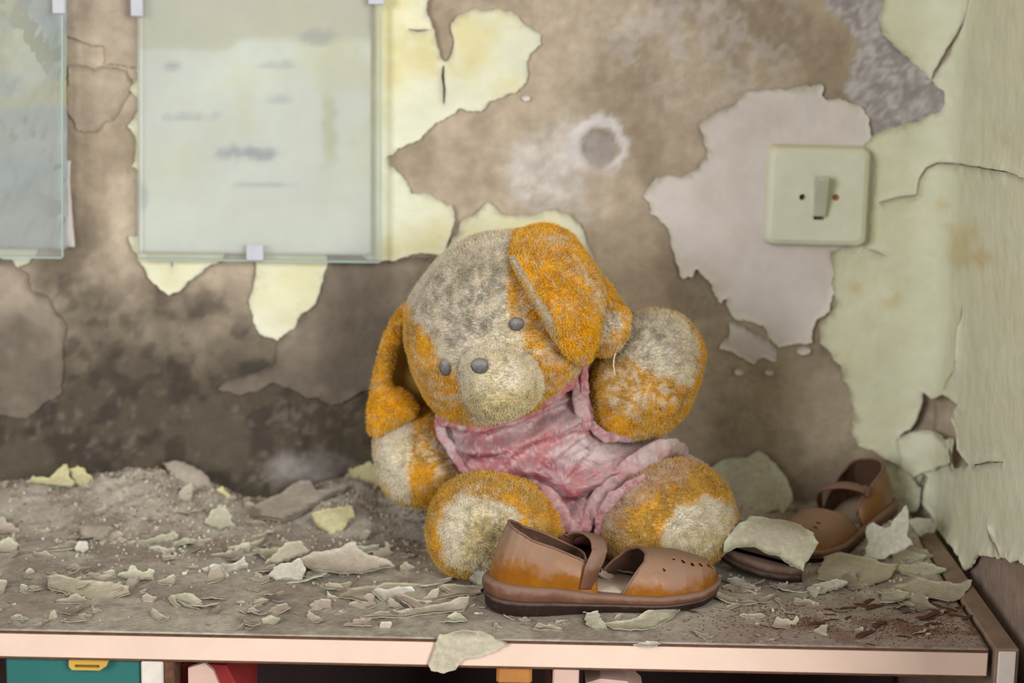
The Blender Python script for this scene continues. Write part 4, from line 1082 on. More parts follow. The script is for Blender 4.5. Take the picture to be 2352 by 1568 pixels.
HEAD_C, HEAD_Y, HEAD_D = (1150, 755), -0.128, 0.082
HEAD = [(1165, 533), (1100, 540), (1040, 568), (990, 615), (955, 662), (936, 705), (931, 760), (944, 830), (974, 900), (1010, 945), (1060, 966), (1110, 972), (1180, 957), (1240, 932), (1300, 885),
        (1338, 842), (1372, 780), (1392, 700), (1375, 620), (1325, 560), (1250, 530)]
hc_ = at_y(*HEAD_C, HEAD_Y)
head_th, head_R = polar(to_plane(HEAD, HEAD_Y), hc_[[0, 2]], 112)
def head_front(x, z, pad=0.0):
    dx, dz = x - hc_[0], z - hc_[2]
    th = np.arctan2(dz, dx) % (2 * math.pi)
    R = np.interp(th, np.append(head_th, 2 * math.pi), np.append(head_R, head_R[0]))
    r = np.clip(np.hypot(dx, dz) / R, 0, 1)
    return HEAD_Y - (HEAD_D + pad) * np.sqrt(np.clip(1 - r ** (2 / 0.85), 0, 1))

V, F = blob(HEAD_C, HEAD, HEAD_Y, HEAD_D, noise=0.0012, seed=1)
BLAZE = [(1170, 500), (1172, 560), (1166, 620), (1163, 690), (1172, 722), (1190, 760), (1230, 830), (1250, 900), (1150, 985), (1080, 960), (1048, 880), (1040, 850), (1012, 815), (985, 770), (955, 730),
         (930, 690), (900, 640), (1000, 520), (1100, 490)]
cH = fur_cols(V, [BLAZE], grey=[[(1165, 560), (1100, 555), (1000, 610), (930, 690), (960, 740), (1040, 830), (1120, 780), (1160, 700)]],
              dust=[(BLAZE, 0.5), ([(1180, 640), (1240, 700), (1320, 800), (1340, 850), (1240, 920), (1190, 780)], 0.6), ([(940, 760), (1010, 830), (1060, 900), (1080, 960), (1000, 930), (950, 850)], 0.45)])
head = fix_normals(obj('head', V, F, M_FURSKIN, dog, cH))
add_fur(head, V, F, cH, DENS, 0.0022, 11)

MUZ = [(1060, 855), (1058, 812), (1084, 782), (1128, 766), (1176, 772), (1216, 800), (1241, 840), (1247, 885), (1227, 925), (1182, 951), (1130, 958), (1088, 936), (1064, 897)]
V, F = blob((1152, 862), MUZ, -0.192, 0.050, noise=0.0006, seed=2, back=0.04)
cM = fur_cols(V, [[(900, 600), (1400, 600), (1400, 1100), (900, 1100)]], yellowish=[[(1060, 905), (1120, 900), (1200, 880), (1260, 870), (1250, 1000), (1050, 1000)]],
              dust=[([(1050, 760), (1260, 760), (1260, 900), (1050, 900)], 0.8)])
muz = fix_normals(obj('muzzle', V, F, M_FURSKIN, head, cM)); add_fur(muz, V, F, cM, DENS, 0.0018, 12)
muz_c = at_y(1152, 862, -0.185)

def button(name, px, py, rx, ry, y, lift, parent, label):
    c = at_y(px, py, y); k = 3100.0; rx, ry = rx / k, ry / k
    rings = []
    for rr, h in ((1.0, -0.3), (1.02, 0.1), (0.92, 0.55), (0.7, 0.85), (0.35, 1.0)):
        a = np.linspace(0, 2 * math.pi, 20, endpoint=False)
        rings.append(np.stack([c[0] + rx * rr * np.cos(a), np.full(20, y - lift * h), c[2] + ry * rr * np.sin(a)], 1))
    V, F = loft(rings, True, True)
    o = fix_normals(obj(name, V, F, M_BUTTON, parent)); o['label'] = label; return o
e = at_y(1186, 744, -0.2); yy = float(head_front(e[0], e[2])); button('eye', 1186, 744, 17, 15, yy, 0.006, head, 'grey dusty plastic eye')
e = at_y(1024, 842, -0.19); yy = float(head_front(e[0], e[2])); button('eye', 1024, 842, 15, 21, yy, 0.006, head, 'grey dusty plastic eye')
button('nose', 1102, 840, 20, 17, -0.192 - 0.050 * math.sqrt(1 - 0.27) - 0.001, 0.006, head, 'grey round plastic nose')

def tube(path, nseg=40, nr=18, flat=1.0):
    """path: (px, py, y, r_px) -> tapered tube"""
    P = np.array([[*at_y(a, b, y)] for a, b, y, r in path]); R = np.array([r / 3000.0 for *_, r in path])
    t = np.linspace(0, len(P) - 1, nseg); k = np.arange(len(P))
    C = np.stack([np.interp(t, k, P[:, i]) for i in range(3)], 1); Rr = np.interp(t, k, R)
    for _ in range(6): C[1:-1] = (C[:-2] + 2 * C[1:-1] + C[2:]) / 4; Rr[1:-1] = (Rr[:-2] + 2 * Rr[1:-1] + Rr[2:]) / 4
    D = np.gradient(C, axis=0); D /= np.linalg.norm(D, axis=1)[:, None]
    rings = []
    for c, d, r in zip(C, D, Rr):
        s = np.cross(d, [0, -1, 0]); s /= np.linalg.norm(s); w = np.cross(s, d)
        a = np.linspace(0, 2 * math.pi, nr, endpoint=False)
        rings.append(c + r * (np.cos(a)[:, None] * s + flat * np.sin(a)[:, None] * w))
    c0, c1 = C[0], C[-1]
    rings = [c0 + (rings[0] - c0) * 0.4 - D[0] * Rr[0] * 0.7] + rings + [c1 + (rings[-1] - c1) * 0.4 + D[-1] * Rr[-1] * 0.7]
    return loft(rings, True, True)
# folded ear lying over the side of the head
EAR = [(1162, 575), (1170, 556), (1190, 540), (1225, 526), (1270, 525), (1312, 546), (1345, 598), (1375, 648), (1398, 690), (1425, 712), (1432, 740), (1415, 790), (1380, 818), (1348, 828), (1322, 806),
       (1290, 768), (1262, 720), (1236, 672), (1208, 622), (1185, 592)]
def ear_y(x, z): return head_front(x, z, 0.012) - (-0.15)
V, F = blob((1305, 670), EAR, -0.15, 0.017, yfn=ear_y, noise=0.0015, seed=4, power=0.6)
EARDUST = [(1230, 540), (1290, 540), (1370, 640), (1400, 720), (1360, 700), (1290, 600)]
cE = fur_cols(V, dust=[(EARDUST, 0.75)], sat=0.75); ear = fix_normals(obj('ear', V, F, M_FURSKIN, dog, cE)); add_fur(ear, V, F, cE, DENS, 0.0028, 13)
V, F = tube([(1176, 592, -0.224, 5), (1200, 630, -0.232, 7), (1229, 682, -0.232, 8), (1257, 730, -0.227, 8), (1286, 776, -0.217, 8), (1315, 811, -0.203, 7), (1338, 829, -0.192, 5)])
cR = mixc(np.repeat([lin((176, 160, 132))], len(V), 0), ORANGE2, 0.5 * sstep(.45, .6, fbm(V * 120, 3, 9)))
o = fix_normals(obj('ear_seam', V, F, M_FURSKIN, ear, cR)); o['label'] = 'greyish seam along the ear edge'; add_fur(o, V, [f for f in F if len(f) <= 4], cR, DENS, 0.0015, 18)
TIP = [(1362, 805), (1358, 772), (1380, 722), (1415, 700), (1446, 718), (1442, 756), (1424, 796), (1390, 820)]
V, F = blob((1402, 760), TIP, -0.165, 0.012, noise=0.001, seed=5, nth=64, nph=24)
cT = fur_cols(V, [[(1368, 775), (1380, 735), (1410, 712), (1432, 722), (1425, 750), (1395, 775)]], dust=[(TIP, 0.5)], sat=0.6)
tip = fix_normals(obj('ear_tip', V, F, M_FURSKIN, ear, cT)); add_fur(tip, V, F, cT, DENS, 0.0026, 14)
BACKEAR = [(1360, 620), (1395, 650), (1430, 700), (1450, 722), (1430, 740), (1390, 740), (1350, 700)]
V, F = blob((1395, 695), BACKEAR, -0.118, 0.016, noise=0.001, seed=6, nth=64, nph=24)
cT = fur_cols(V, sat=0.6); o = fix_normals(obj('ear_back', V, F, M_FURSKIN, ear, cT)); add_fur(o, V, F, cT, DENS, 0.0026, 15)

# hanging ear on the other side: lining, rim and lower flap
LIN = [(942, 715), (915, 735), (892, 790), (872, 860), (862, 930), (930, 950), (1000, 955), (1012, 900), (985, 850), (955, 790)]
V, F = blob((925, 860), LIN, -0.085, 0.006, noise=0.0006, seed=7, nth=64, nph=20)
cL = np.repeat([OLIVE], len(V), 0) * (0.7 + 0.6 * fbm(V * 90, 3, 5))[:, None]
ear2 = fix_normals(obj('ear', V, F, M_FURSKIN, dog, cL)); ear2['label'] = 'hanging ear with olive lining'
V, F = tube([(942, 704, -0.115, 12), (914, 738, -0.11, 15), (894, 790, -0.108, 16), (880, 850, -0.108, 17), (870, 905, -0.11, 18), (866, 960, -0.112, 19)])
cR = fur_cols(V, sat=0.75); o = fix_normals(obj('ear_rim', V, F, M_FURSKIN, ear2, cR)); add_fur(o, V, [f for f in F if len(f) <= 4], cR, DENS, 0.0026, 16)
FLAP = [(866, 880), (892, 882), (930, 905), (964, 940), (925, 966), (885, 985), (850, 1006), (847, 940)]
V, F = blob((890, 938), FLAP, -0.115, 0.014, noise=0.001, seed=8, nth=64, nph=24)
cR = fur_cols(V, sat=0.8); o = fix_normals(obj('ear_flap', V, F, M_FURSKIN, ear2, cR)); add_fur(o, V, F, cR, DENS, 0.0028, 17)

# body under the overalls
TORSO = [(990, 965), (1080, 905), (1200, 870), (1345, 830), (1385, 940), (1440, 985), (1520, 992), (1578, 1045), (1622, 1085), (1615, 1150), (1560, 1205), (1420, 1238), (1230, 1238), (1120, 1180), (1075, 1105), (1030, 1040)]
def folds(V):
    q = proj(V)
    u = (q[:, 0] * 0.55 + q[:, 1] * 0.85) / 46.0; w = (q[:, 0] * 0.85 - q[:, 1] * 0.5) / 160.0
    n = fbm(np.stack([u, w], 1), 3, 151)
    r = 1 - np.abs(n - 0.5) * 4
    return np.clip(r, 0, 1)
V, F = blob((1290, 1055), TORSO, -0.105, 0.072, noise=0, nth=300, nph=140, back=0.06, power=0.7)
fo = folds(V); front = V[:, 1] < -0.08
V[:, 1] -= np.where(front, (fo - 0.4) * 0.006, 0)
q = proj(V)
# hand placed creases: (polyline, depth, width)
CREASES = [([(1020, 1000), (1100, 1010), (1180, 990), (1260, 950), (1330, 930)], 0.006, 12), ([(1090, 1060), (1180, 1060), (1230, 1030), (1330, 1000)], 0.004, 12),
           ([(1290, 1170), (1390, 1130), (1460, 1080), (1540, 1020)], 0.008, 14), ([(1170, 1090), (1260, 1120), (1340, 1180)], 0.005, 12), ([(1340, 900), (1345, 950), (1360, 1000)], 0.004, 8),
           ([(1420, 1060), (1490, 1020), (1530, 995)], 0.005, 10)]
for pl, dp, w in CREASES:
    d = dist(q, [np.array(pl, float)], closed=False)
    V[:, 1] += np.where(front, dp * np.exp(-(d / w) ** 2) - dp * 0.7 * np.exp(-((d - 2.2 * w) / w) ** 2), 0)
ROSE, ROSE2, PALE, GRAPE = lin((150, 84, 88)), lin((172, 112, 112)), lin((196, 178, 176)), lin((84, 42, 56))
def cloth_color(q):
    """washed-out rose cotton, mottled with dust and grey-violet grime"""
    n1 = fbm(q / 60.0, 4, 161); n2 = fbm(q / 20.0, 4, 163); n3 = fbm(q / 7.0, 3, 167); n4 = fbm(np.stack([q[:, 0] / 90 + q[:, 1] / 60, q[:, 0] / 22 - q[:, 1] / 14], 1), 4, 169)
    c = mixc(ROSE, ROSE2, sstep(0.35, 0.65, n1))
    def spot(c, x, y, rx, ry, k, colr): return mixc(c, colr, k * sstep(1.2, 0.3, np.hypot((q[:, 0] - x) / rx, (q[:, 1] - y) / ry) + (n2 - .5) * 1.2))
    c = spot(c, 1345, 1035, 95, 42, 0.85, PALE); c = spot(c, 1540, 1040, 110, 60, 0.9, lin((192, 176, 166))); c = spot(c, 1120, 975, 130, 28, 0.75, lin((186, 166, 160)))
    c = spot(c, 1030, 1000, 40, 60, 0.6, PALE); c = spot(c, 1310, 950, 60, 60, 0.5, PALE); c = spot(c, 1400, 1150, 60, 60, 0.6, lin((176, 152, 148)))
    c = mixc(c, PALE, 0.55 * sstep(0.53, 0.62, n2 * .5 + n3 * .5))
    c = mixc(c, lin((150, 138, 144)), 0.45 * sstep(0.52, 0.66, n4))
    c = mixc(c, lin((178, 76, 72)), 0.35 * sstep(0.60, 0.70, fbm(q / 30.0, 4, 173)))
    c = mixc(c, GRAPE, 0.5 * sstep(0.60, 0.72, n3 * 0.6 + n4 * 0.4))
    c = mixc(c, lin((176, 60, 62)), 0.7 * sstep(18, 6, dist(q, [np.array([(1010, 968), (1110, 985), (1250, 925), (1340, 860)], float)], closed=False)) * sstep(.45, .6, n2))
    return c
cC = cloth_color(q)
body = fix_normals(obj('overalls', V, F, M_CLOTH, dog, cC)); body['label'] = 'faded dusty pink overalls'

def cloth_tube(path, name, flat, parent=body, colr=(190, 162, 158), seed=1):
    V, F = tube([(a, b, y + 0.002, r * 1.35) for a, b, y, r in path], 90, 20, flat * 0.55)
    V = V + np.stack([fbm(V * 110, 3, seed) - .5, fbm(V * 110, 3, seed + 30) - .5, fbm(V * 110, 3, seed + 60) - .5], 1) * 0.0045
    V[:, 1] += 0.004
    qq = proj(V); c = mixc(cloth_color(qq), lin(colr), np.full(len(V), 0.2))
    return fix_normals(obj(name, V, F, M_CLOTH, parent, c))
yb = -0.175
cloth_tube([(1348, 1215, -0.185, 12), (1366, 1165, -0.183, 15), (1405, 1110, -0.182, 17), (1470, 1062, -0.178, 18), (1530, 1030, -0.165, 18), (1572, 1040, -0.14, 14)], 'trouser_fold', 0.9, seed=3)
cloth_tube([(1376, 1225, -0.190, 8), (1386, 1180, -0.192, 10), (1415, 1140, -0.194, 10), (1450, 1112, -0.194, 9), (1482, 1098, -0.190, 6)], 'trouser_fold', 0.8, colr=(178, 140, 142), seed=5)
cloth_tube([(1205, 1108, -0.17, 8), (1245, 1135, -0.185, 15), (1282, 1175, -0.19, 17), (1300, 1205, -0.19, 15), (1330, 1225, -0.185, 10)], 'trouser_fold', 0.9, colr=(186, 156, 150), seed=7)
cloth_tube([(1560, 1050, -0.13, 14), (1595, 1068, -0.125, 14), (1622, 1080, -0.122, 12)], 'trouser_hem', 0.9, colr=(184, 120, 126), seed=9)
cloth_tube([(1318, 852, -0.163, 10), (1325, 885, -0.167, 13), (1334, 930, -0.172, 14), (1346, 980, -0.176, 12)], 'shoulder_strap', 0.5, colr=(194, 160, 160), seed=11)
cloth_tube([(1344, 836, -0.166, 6), (1343, 870, -0.17, 7), (1346, 905, -0.172, 7), (1350, 960, -0.172, 6)], 'strap_edge', 0.6, colr=(140, 76, 92), seed=13)
cloth_tube([(1004, 962, -0.150, 10), (1040, 975, -0.165, 11), (1100, 985, -0.172, 10), (1180, 968, -0.176, 9), (1250, 930, -0.178, 9), (1310, 885, -0.175, 8)], 'neck_edge', 0.8, colr=(196, 150, 146), seed=15)
cloth_tube([(1006, 966, -0.150, 9), (1022, 1010, -0.158, 10), (1050, 1055, -0.162, 10), (1080, 1095, -0.163, 8)], 'arm_edge', 0.8, colr=(178, 158, 164), seed=17)
cloth_tube([(1352, 975, -0.172, 8), (1390, 1005, -0.172, 10), (1450, 1008, -0.165, 9), (1510, 992, -0.15, 7)], 'arm_edge', 0.8, colr=(160, 140, 150), seed=19)

# arms and legs
ARM_R = [(1425, 742), (1462, 722), (1512, 711), (1560, 724), (1594, 758), (1614, 800), (1613, 850), (1592, 890), (1571, 945), (1526, 985), (1470, 1001), (1402, 1008), (1362, 996), (1350, 940), (1350, 880), (1372, 830), (1408, 790)]
V, F = blob((1482, 862), ARM_R, -0.128, 0.05, noise=0.0018, seed=21)
PAWR = [(1415, 760), (1440, 732), (1480, 716), (1525, 712), (1566, 730), (1588, 765), (1604, 805), (1600, 850), (1585, 885), (1556, 884), (1520, 862), (1470, 842), (1430, 815), (1408, 790)]
cA = fur_cols(V, [PAWR], dust=[(PAWR, 0.7), ([(1390, 820), (1450, 830), (1560, 880), (1560, 930), (1440, 960), (1380, 930)], 0.75)], grey=[[(1440, 735), (1500, 725), (1560, 760), (1570, 830), (1500, 830), (1440, 800)]], sat=0.25)
arm = fix_normals(obj('arm', V, F, M_FURSKIN, dog, cA)); add_fur(arm, V, F, cA, DENS, 0.0025, 22)
ARM_L = [(861, 1005), (878, 975), (930, 950), (985, 940), (1022, 968), (1047, 1020), (1077, 1060), (1086, 1092), (1062, 1130), (1012, 1152), (970, 1159), (920, 1146), (880, 1111), (864, 1060)]
V, F = blob((968, 1052), ARM_L, -0.095, 0.048, noise=0.0018, seed=23)
PAWL = [(862, 1000), (885, 978), (930, 966), (946, 985), (941, 1030), (938, 1080), (946, 1130), (942, 1155), (905, 1140), (872, 1100), (858, 1050)]
cA = fur_cols(V, [PAWL], dust=[(PAWL, 0.7), ([(985, 960), (1030, 1000), (1075, 1065), (1070, 1110), (1000, 1110), (985, 1040)], 0.7)], sat=0.25)
arm = fix_normals(obj('arm', V, F, M_FURSKIN, dog, cA)); add_fur(arm, V, F, cA, DENS, 0.0025, 24)
LEG_L = [(984, 1182), (1008, 1140), (1050, 1110), (1110, 1095), (1170, 1098), (1230, 1124), (1270, 1162), (1290, 1205), (1284, 1245), (1250, 1280), (1160, 1300), (1100, 1311), (1050, 1313), (1010, 1293), (988, 1257), (980, 1220)]
V, F = blob((1130, 1205), LEG_L, -0.185, 0.048, noise=0.0016, seed=25, back=0.075)
SOLE_L = [(1012, 1215), (1032, 1162), (1062, 1134), (1120, 1144), (1182, 1164), (1193, 1200), (1180, 1240), (1160, 1290), (1100, 1318), (1040, 1304), (1014, 1268)]
cA = fur_cols(V, [SOLE_L], yellowish=[[(1070, 1180), (1150, 1190), (1150, 1290), (1060, 1290)]], dust=[([(1020, 1180), (1062, 1134), (1182, 1164), (1190, 1210), (1080, 1180), (1050, 1300), (1020, 1270)], 1.0)], sat=0.2)
leg = fix_normals(obj('leg', V, F, M_FURSKIN, dog, cA)); add_fur(leg, V, F, cA, DENS, 0.0024, 26)
LEG_R = [(1368, 1222), (1376, 1172), (1400, 1130), (1450, 1086), (1510, 1062), (1570, 1064), (1630, 1088), (1670, 1122), (1689, 1165), (1686, 1205), (1668, 1248), (1640, 1276), (1560, 1288), (1450, 1288), (1390, 1265)]
V, F = blob((1532, 1182), LEG_R, -0.165, 0.05, noise=0.0016, seed=27, back=0.07)
SOLE_R = [(1512, 1225), (1558, 1166), (1620, 1140), (1664, 1150), (1682, 1180), (1677, 1222), (1645, 1270), (1590, 1285), (1530, 1275)]
cA = fur_cols(V, [SOLE_R], yellowish=[[(1570, 1230), (1690, 1190), (1690, 1290), (1560, 1290)]], dust=[(SOLE_R, 0.7)],
              pink=[[(1360, 1210), (1395, 1130), (1460, 1080), (1530, 1055), (1600, 1070), (1570, 1105), (1490, 1140), (1440, 1190), (1400, 1260)]], sat=0.15)
leg = fix_normals(obj('leg', V, F, M_FURSKIN, dog, cA)); add_fur(leg, V, F, cA, DENS, 0.0024, 28)
for path in ([(1413, 812, -0.182, 1.6), (1408, 835, -0.184, 1.6), (1413, 862, -0.183, 1.3)], [(1330, 828, -0.176, 1.6), (1345, 822, -0.178, 1.6), (1352, 834, -0.178, 1.2)]):
    V, F = tube(path, 12, 6); obj('loose_thread', V, F, M_THREAD, ear)

# ------------------------------------------------------------------ shoes
SL = 0.160
def half_w(t):
    k = np.array([0, .02, .06, .12, .22, .35, .47, .60, .72, .82, .90, .955, .985, 1.0])
    w = np.array([0.004, .012, .0185, .0228, .0242, .0228, .0218, .0248, .0272, .0268, .0232, .0165, .0095, 0.003])
    return np.interp(t, k, w)
def z_top(t): return np.interp(t, [0, .25, .45, .7, .9, 1], [.0235, .0205, .0140, .0118, .0138, .0165])
def z_bot(t): return np.interp(t, [0, .04, .75, .9, 1], [.0012, 0, 0, .002, .006])
def outline(n=90, grow=0.0):
    t = (1 - np.cos(np.linspace(0, math.pi, n))) / 2
    up = np.stack([t * SL, half_w(t)], 1); dn = np.stack([t[::-1] * SL, -half_w(t[::-1])], 1)
    o = np.concatenate([up, dn]); c = np.array([SL / 2, 0])
    for _ in range(3): o = (np.roll(o, 1, 0) + 2 * o + np.roll(o, -1, 0)) / 4
    d = np.gradient(o, axis=0); d = np.stack([np.roll(o, -1, 0)[:, 1] - np.roll(o, 1, 0)[:, 1], -(np.roll(o, -1, 0)[:, 0] - np.roll(o, 1, 0)[:, 0])], 1)
    d /= np.linalg.norm(d, axis=1)[:, None] + 1e-9
    s = np.sign(((o - c) * d).sum(1).mean())
    return o + d * s * grow
def sole_loft(fracs, grows):
    rings = []
    for (fr, g) in zip(fracs, grows):
        o = outline(grow=g); t = np.clip(o[:, 0] / SL, 0, 1)
        rings.append(np.c_[o, z_bot(t) + fr * (z_top(t) - z_bot(t))])
    return loft(rings, True, True)
def shoe(name, loc, rot, label):
    root = empty(name, loc, label, 'shoe'); root.rotation_euler = rot
    V, F = sole_loft([0, 0.06, 0.30, 0.36, 0.42, 0.50], [-0.0015, 0, 0.0004, 0.0012, 0.0012, 0.0002])
    fix_normals(obj('outsole', V, F, M_OUTSOLE, root, local=True))
    V, F = sole_loft([0.50, 0.56, 0.66, 0.86, 0.96, 1.0], [0.0006, 0.0014, 0.0022, 0.0022, 0.0012, -0.001])
    fix_normals(obj('welt', V, F, M_WELT, root, local=True))
    o = outline(grow=-0.004); t = np.clip(o[:, 0] / SL, 0, 1)
    V, F = loft([np.c_[o, z_top(t) - 0.0005], np.c_[outline(grow=-0.005), z_top(t) + 0.0012]], True, True)
    fix_normals(obj('insole', V, F, M_INSOLE, root, local=True))
    # heel counter: wall around the heel from one side to the other
    n, mrow = 90, 26
    tt = np.linspace(-0.44, 0.44, n)            # signed station along the heel, negative = near side
    def station(s, grow):
        t = abs(s) ** 1.35 * (0.44 / 0.44 ** 1.35); return t
    def wall(off):
        P = np.zeros((mrow, n, 3))
        for i, s in enumerate(tt):
            t = station(s, 0); w = half_w(t) - 0.0015 - off
            sgn = -1 if s < 0 else 1
            sg = sgn * min(1.0, abs(s) / 0.05) ** 0.6
            h = np.interp(t, [0, .1, .25, .36, .41, .43, .44], [.0375, .0348, .0275, .0222, .0195, .0170, .0110])
            for k in range(mrow):
                v = k / (mrow - 1)
                lean = 0.0125 * v * max(0, 1 - t / 0.16)
                bow = 0.0016 * math.sin(math.pi * v)
                x = t * SL + off * max(0, 1 - t / 0.08) + lean + 0.0015 - bow * max(0, 1 - t / .1)
                y = sg * (w + bow - 0.004 * v * min(1, t / 0.1))
                P[k, i] = (x, y, z_top(t) - 0.001 + h * v)
        return P.reshape(-1, 3)
    A, Bk = wall(0), wall(0.0018)
    idx = np.arange(mrow * n).reshape(mrow, n)
    F = np.stack([idx[:-1, :-1], idx[:-1, 1:], idx[1:, 1:], idx[1:, :-1]], -1).reshape(-1, 4)
    rim = np.concatenate([idx[0, :], idx[1:, -1], idx[-1, -2::-1], idx[-2:0:-1, 0]]); m = len(rim); N0 = len(A)
    faces = [tuple(f) for f in F] + [tuple(f[::-1] + N0) for f in F] + [(rim[i], rim[(i + 1) % m], rim[(i + 1) % m] + N0, rim[i] + N0) for i in range(m)]
    cnt_o = fix_normals(obj('heel_counter', np.concatenate([A, Bk]), faces, M_LEATHER, root, local=True))
    cnt_o.data.materials.append(M_LINING)
    for pi, pl in enumerate(cnt_o.data.polygons): pl.material_index = 1 if len(F) <= pi < 2 * len(F) else 0
    # piping along the counter's upper rim
    rimp = A.reshape(mrow, n, 3)[-1] * 0.5 + Bk.reshape(mrow, n, 3)[-1] * 0.5
    def pipe(path, r, mm, nm, par):
        D = np.gradient(path, axis=0); D /= np.linalg.norm(D, axis=1)[:, None] + 1e-9; rings = []
        for c, d in zip(path, D):
            s = np.cross(d, [0.13, 0.07, 1]); s /= np.linalg.norm(s); w = np.cross(s, d); a = np.linspace(0, 2 * math.pi, 8, endpoint=False)
            rings.append(c + r * (np.cos(a)[:, None] * s + np.sin(a)[:, None] * w))
        V, F = loft(rings, True, True); return fix_normals(obj(nm, V, F, mm, par, local=True))
    pipe(rimp, 0.0012, M_WELT, 'piping', cnt_o)
    st = A.reshape(mrow, n, 3)[-3].copy()
    for i in range(4, n - 6, 1):                   # stitches along the rim
        if i % 2: continue
        a, b = st[i], st[i] * 0.45 + st[i + 1] * 0.55; nrm = np.array([0, np.sign(a[1]) or 1, 0]) * 0.0003
        pipe(np.array([a + nrm, (a + b) / 2 + nrm, b + nrm]), 0.00028, M_STITCH, 'stitch', cnt_o)
    # toe cap: vaulted shell with punched holes
    nu, nv = 96, 84
    U, Vv = np.meshgrid(np.linspace(0, 1, nu), np.linspace(0, math.pi, nv))
    U, Vv = U.ravel(), Vv.ravel()
    te = np.interp(np.degrees(Vv), [0, 25, 55, 80, 110, 150, 180], [.555, .60, .655, .675, .665, .60, .52])
    def cap(off):
        t = te + (1 - te) * U
        h = np.interp(t, [.5, .62, .72, .82, .9, .95, .98, 1], [.027, .0275, .0265, .0235, .0190, .0145, .0095, .004]) - off
        w = half_w(t) - 0.0012 - off
        y = -w * np.sign(np.cos(Vv)) * np.abs(np.cos(Vv)) ** 0.8; z = z_top(t) - 0.001 + h * np.sin(Vv) ** 0.8
        return np.stack([t * SL - off * U, y, z], 1)
    A, Bk = cap(0), cap(0.0018)
    idx = np.arange(nu * nv).reshape(nv, nu)
    F = np.stack([idx[:-1, :-1], idx[:-1, 1:], idx[1:, 1:], idx[1:, :-1]], -1).reshape(-1, 4)
    ctr = A[F].mean(1); 
    keep = np.ones(len(F), bool)
    for (hx, hv, rx, rv) in ((.955, 62, .0030, 9), (.905, 60, .0020, 6), (.865, 58, .0017, 6), (.825, 62, .0016, 5), (.785, 66, .0012, 4), (.955, 118, .0028, 9), (.905, 120, .002, 6), (.865, 122, .0017, 6), (.73, 40, .0010, 3), (.825, 118, .0016, 5)):
        fv = np.degrees(Vv[F].mean(1)); keep &= ~(((ctr[:, 0] - hx * SL) / rx) ** 2 + ((fv - hv) / rv) ** 2 < 1)
    F = F[keep]
    N0 = len(A)
    e = np.concatenate([F[:, [0, 1]], F[:, [1, 2]], F[:, [2, 3]], F[:, [3, 0]]]); ks = np.sort(e, 1)
    u_, ix, ct = np.unique(ks, axis=0, return_index=True, return_counts=True); be = e[ix[ct == 1]]
    faces = [tuple(f) for f in F] + [tuple(f[::-1] + N0) for f in F] + [(a, b, b + N0, a + N0) for a, b in be]
    capo = fix_normals(obj('toe_cap', np.concatenate([A, Bk]), faces, M_LEATHER, root, local=True))
    capo.data.materials.append(M_LINING)
    for pi, pl in enumerate(capo.data.polygons): pl.material_index = 1 if len(F) <= pi < 2 * len(F) else 0
    pipe((A.reshape(nv, nu, 3)[:, 0] + Bk.reshape(nv, nu, 3)[:, 0]) / 2, 0.0012, M_WELT, 'piping', capo)
    # strap from the near front corner of the counter over to the far side
    path = np.array([(0.0640, -0.0212, 0.0180), (0.0668, -0.0218, 0.0320), (0.0730, -0.0185, 0.0425), (0.0740, -0.0085, 0.0485), (0.0700, 0.004, 0.0500), (0.0635, 0.0145, 0.0465), (0.0560, 0.0195, 0.0400)])
    k = np.linspace(0, 6, 50); C = np.stack([np.interp(k, range(7), path[:, i]) for i in range(3)], 1)
    for _ in range(10): C[1:-1] = (C[:-2] + 2 * C[1:-1] + C[2:]) / 4
    D = np.gradient(C, axis=0); D /= np.linalg.norm(D, axis=1)[:, None]
    rings = []
    for c, d in zip(C, D):
        out = np.array([0.25, c[1] * 20, 1.0 if abs(c[1]) < 0.017 else 0.4]); out -= d * (out @ d); out /= np.linalg.norm(out)
        s = np.cross(d, out); hw_, th_ = 0.0055, 0.0010
        rings.append(np.array([c + s * hw_ * a + out * th_ * b for a, b in ((1, -.6), (1, .6), (.85, 1), (0, 1.15), (-.85, 1), (-1, .6), (-1, -.6), (-.85, -1), (.85, -1))]))
    V, F = loft(rings, True, True); fix_normals(obj('strap', V, F, M_WELT, root, local=True))
    return root
heel = at_z(1122, 1404, ZS)
toe = at_z(1652, 1378, ZS)
ang = math.atan2(toe[1] - heel[1], toe[0] - heel[0])
A0 = at_z(1116, 1385, ZS)
shoe_a = shoe('child_shoe', (A0[0] + 0.0, A0[1] - 0.010, ZS + 0.0002), (0, 0, ang - 0.02), 'brown leather child shoe with a strap lying in front of the plush dog')

shoe_a.scale = (1.072, 1.06, 1.03)

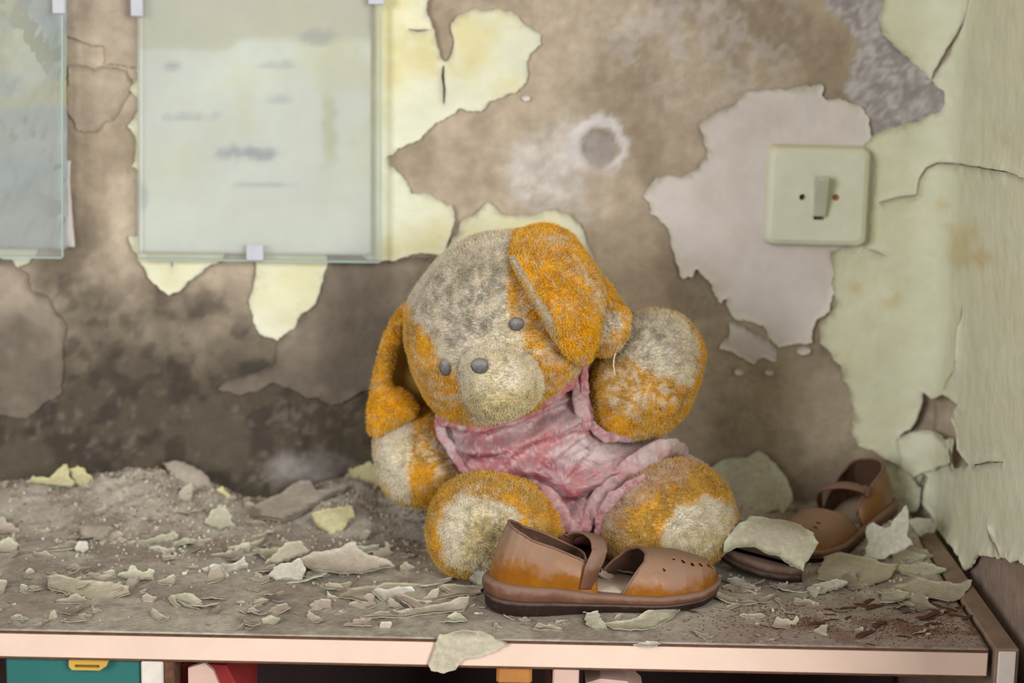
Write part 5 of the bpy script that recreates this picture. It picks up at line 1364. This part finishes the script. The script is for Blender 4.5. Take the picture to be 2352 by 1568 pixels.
def copy_tree(o, parent=None):
    c = o.copy(); COL.objects.link(c); c.parent = parent
    for ch in list(o.children): copy_tree(ch, c)
    return c
shoe_b = copy_tree(shoe_a)
hb, tb = at_z(2026, 1192, ZS), at_z(1872, 1262, ZS)
shoe_b.location = (hb[0], hb[1], ZS + 0.0005)
shoe_b.rotation_euler = (math.radians(6), math.radians(2), math.atan2(tb[1] - hb[1], tb[0] - hb[0]))
shoe_b.scale = (0.98, 0.98, 0.92)
shoe_b['label'] = 'brown leather child shoe half buried in dust by the side wall'

# paint scraps lying in the front shoe's opening
for (px, py, s, k, lab) in ((1392, 1322, 1.1, 3, 'pale flake lying inside the front shoe on its insole'), (1432, 1312, 0.9, 4, 'whitish flake inside the front shoe under the toe cap')):
    p = at_z(px, py, ZS + 0.0155); o = small_first[k].copy(); COL.objects.link(o); o.location = (p[0], p[1], ZS + 0.0158); o.scale = (s, s, s); o.rotation_euler = (0.15, -0.1, 0.6 * k)
    o['label'] = lab; o['category'] = 'paint flake'
    if 'group' in o: del o['group']

# dark sole of another shoe under the draped flake
c0 = at_z(1655, 1312, ZS); c1 = at_z(1838, 1336, ZS); dirv = (c1 - c0)[:2]; Ls = np.linalg.norm(dirv); a0 = math.atan2(dirv[1], dirv[0])
root = empty('shoe_sole', (c0[0], c0[1], ZS), 'dark brown shoe sole peeking out from under the draped pale flake', 'shoe sole')
root.rotation_euler = (0, 0, a0)
def lens(n, grow, z):
    t = np.linspace(0, 1, n); a = np.stack([t * Ls * 1.02, -grow - 0.012 * np.sin(math.pi * t) ** 0.7, z + 0.009 * (1 - t) ** 1.5 * min(1, grow * 0 + 1)], 1)
    b = np.stack([t[::-1] * Ls * 1.02, grow + 0.032 * np.sin(math.pi * t[::-1]) ** 0.7, z + 0.009 * (1 - t[::-1]) ** 1.5], 1)
    return np.concatenate([a, b])
V, F = loft([lens(40, -0.001, 0.0), lens(40, 0.0006, 0.0015), lens(40, 0.0006, 0.0045), lens(40, -0.0008, 0.0055)], True, True)
fix_normals(obj('outsole', V, F, M_OUTSOLE, root, local=True))
V, F = loft([lens(40, -0.002, 0.0052), lens(40, -0.0012, 0.0068), lens(40, -0.002, 0.0105), lens(40, -0.004, 0.0115)], True, True)
fix_normals(obj('welt', V, F, M_LINING, root, local=True))
print('fur strands', fur_total[0])
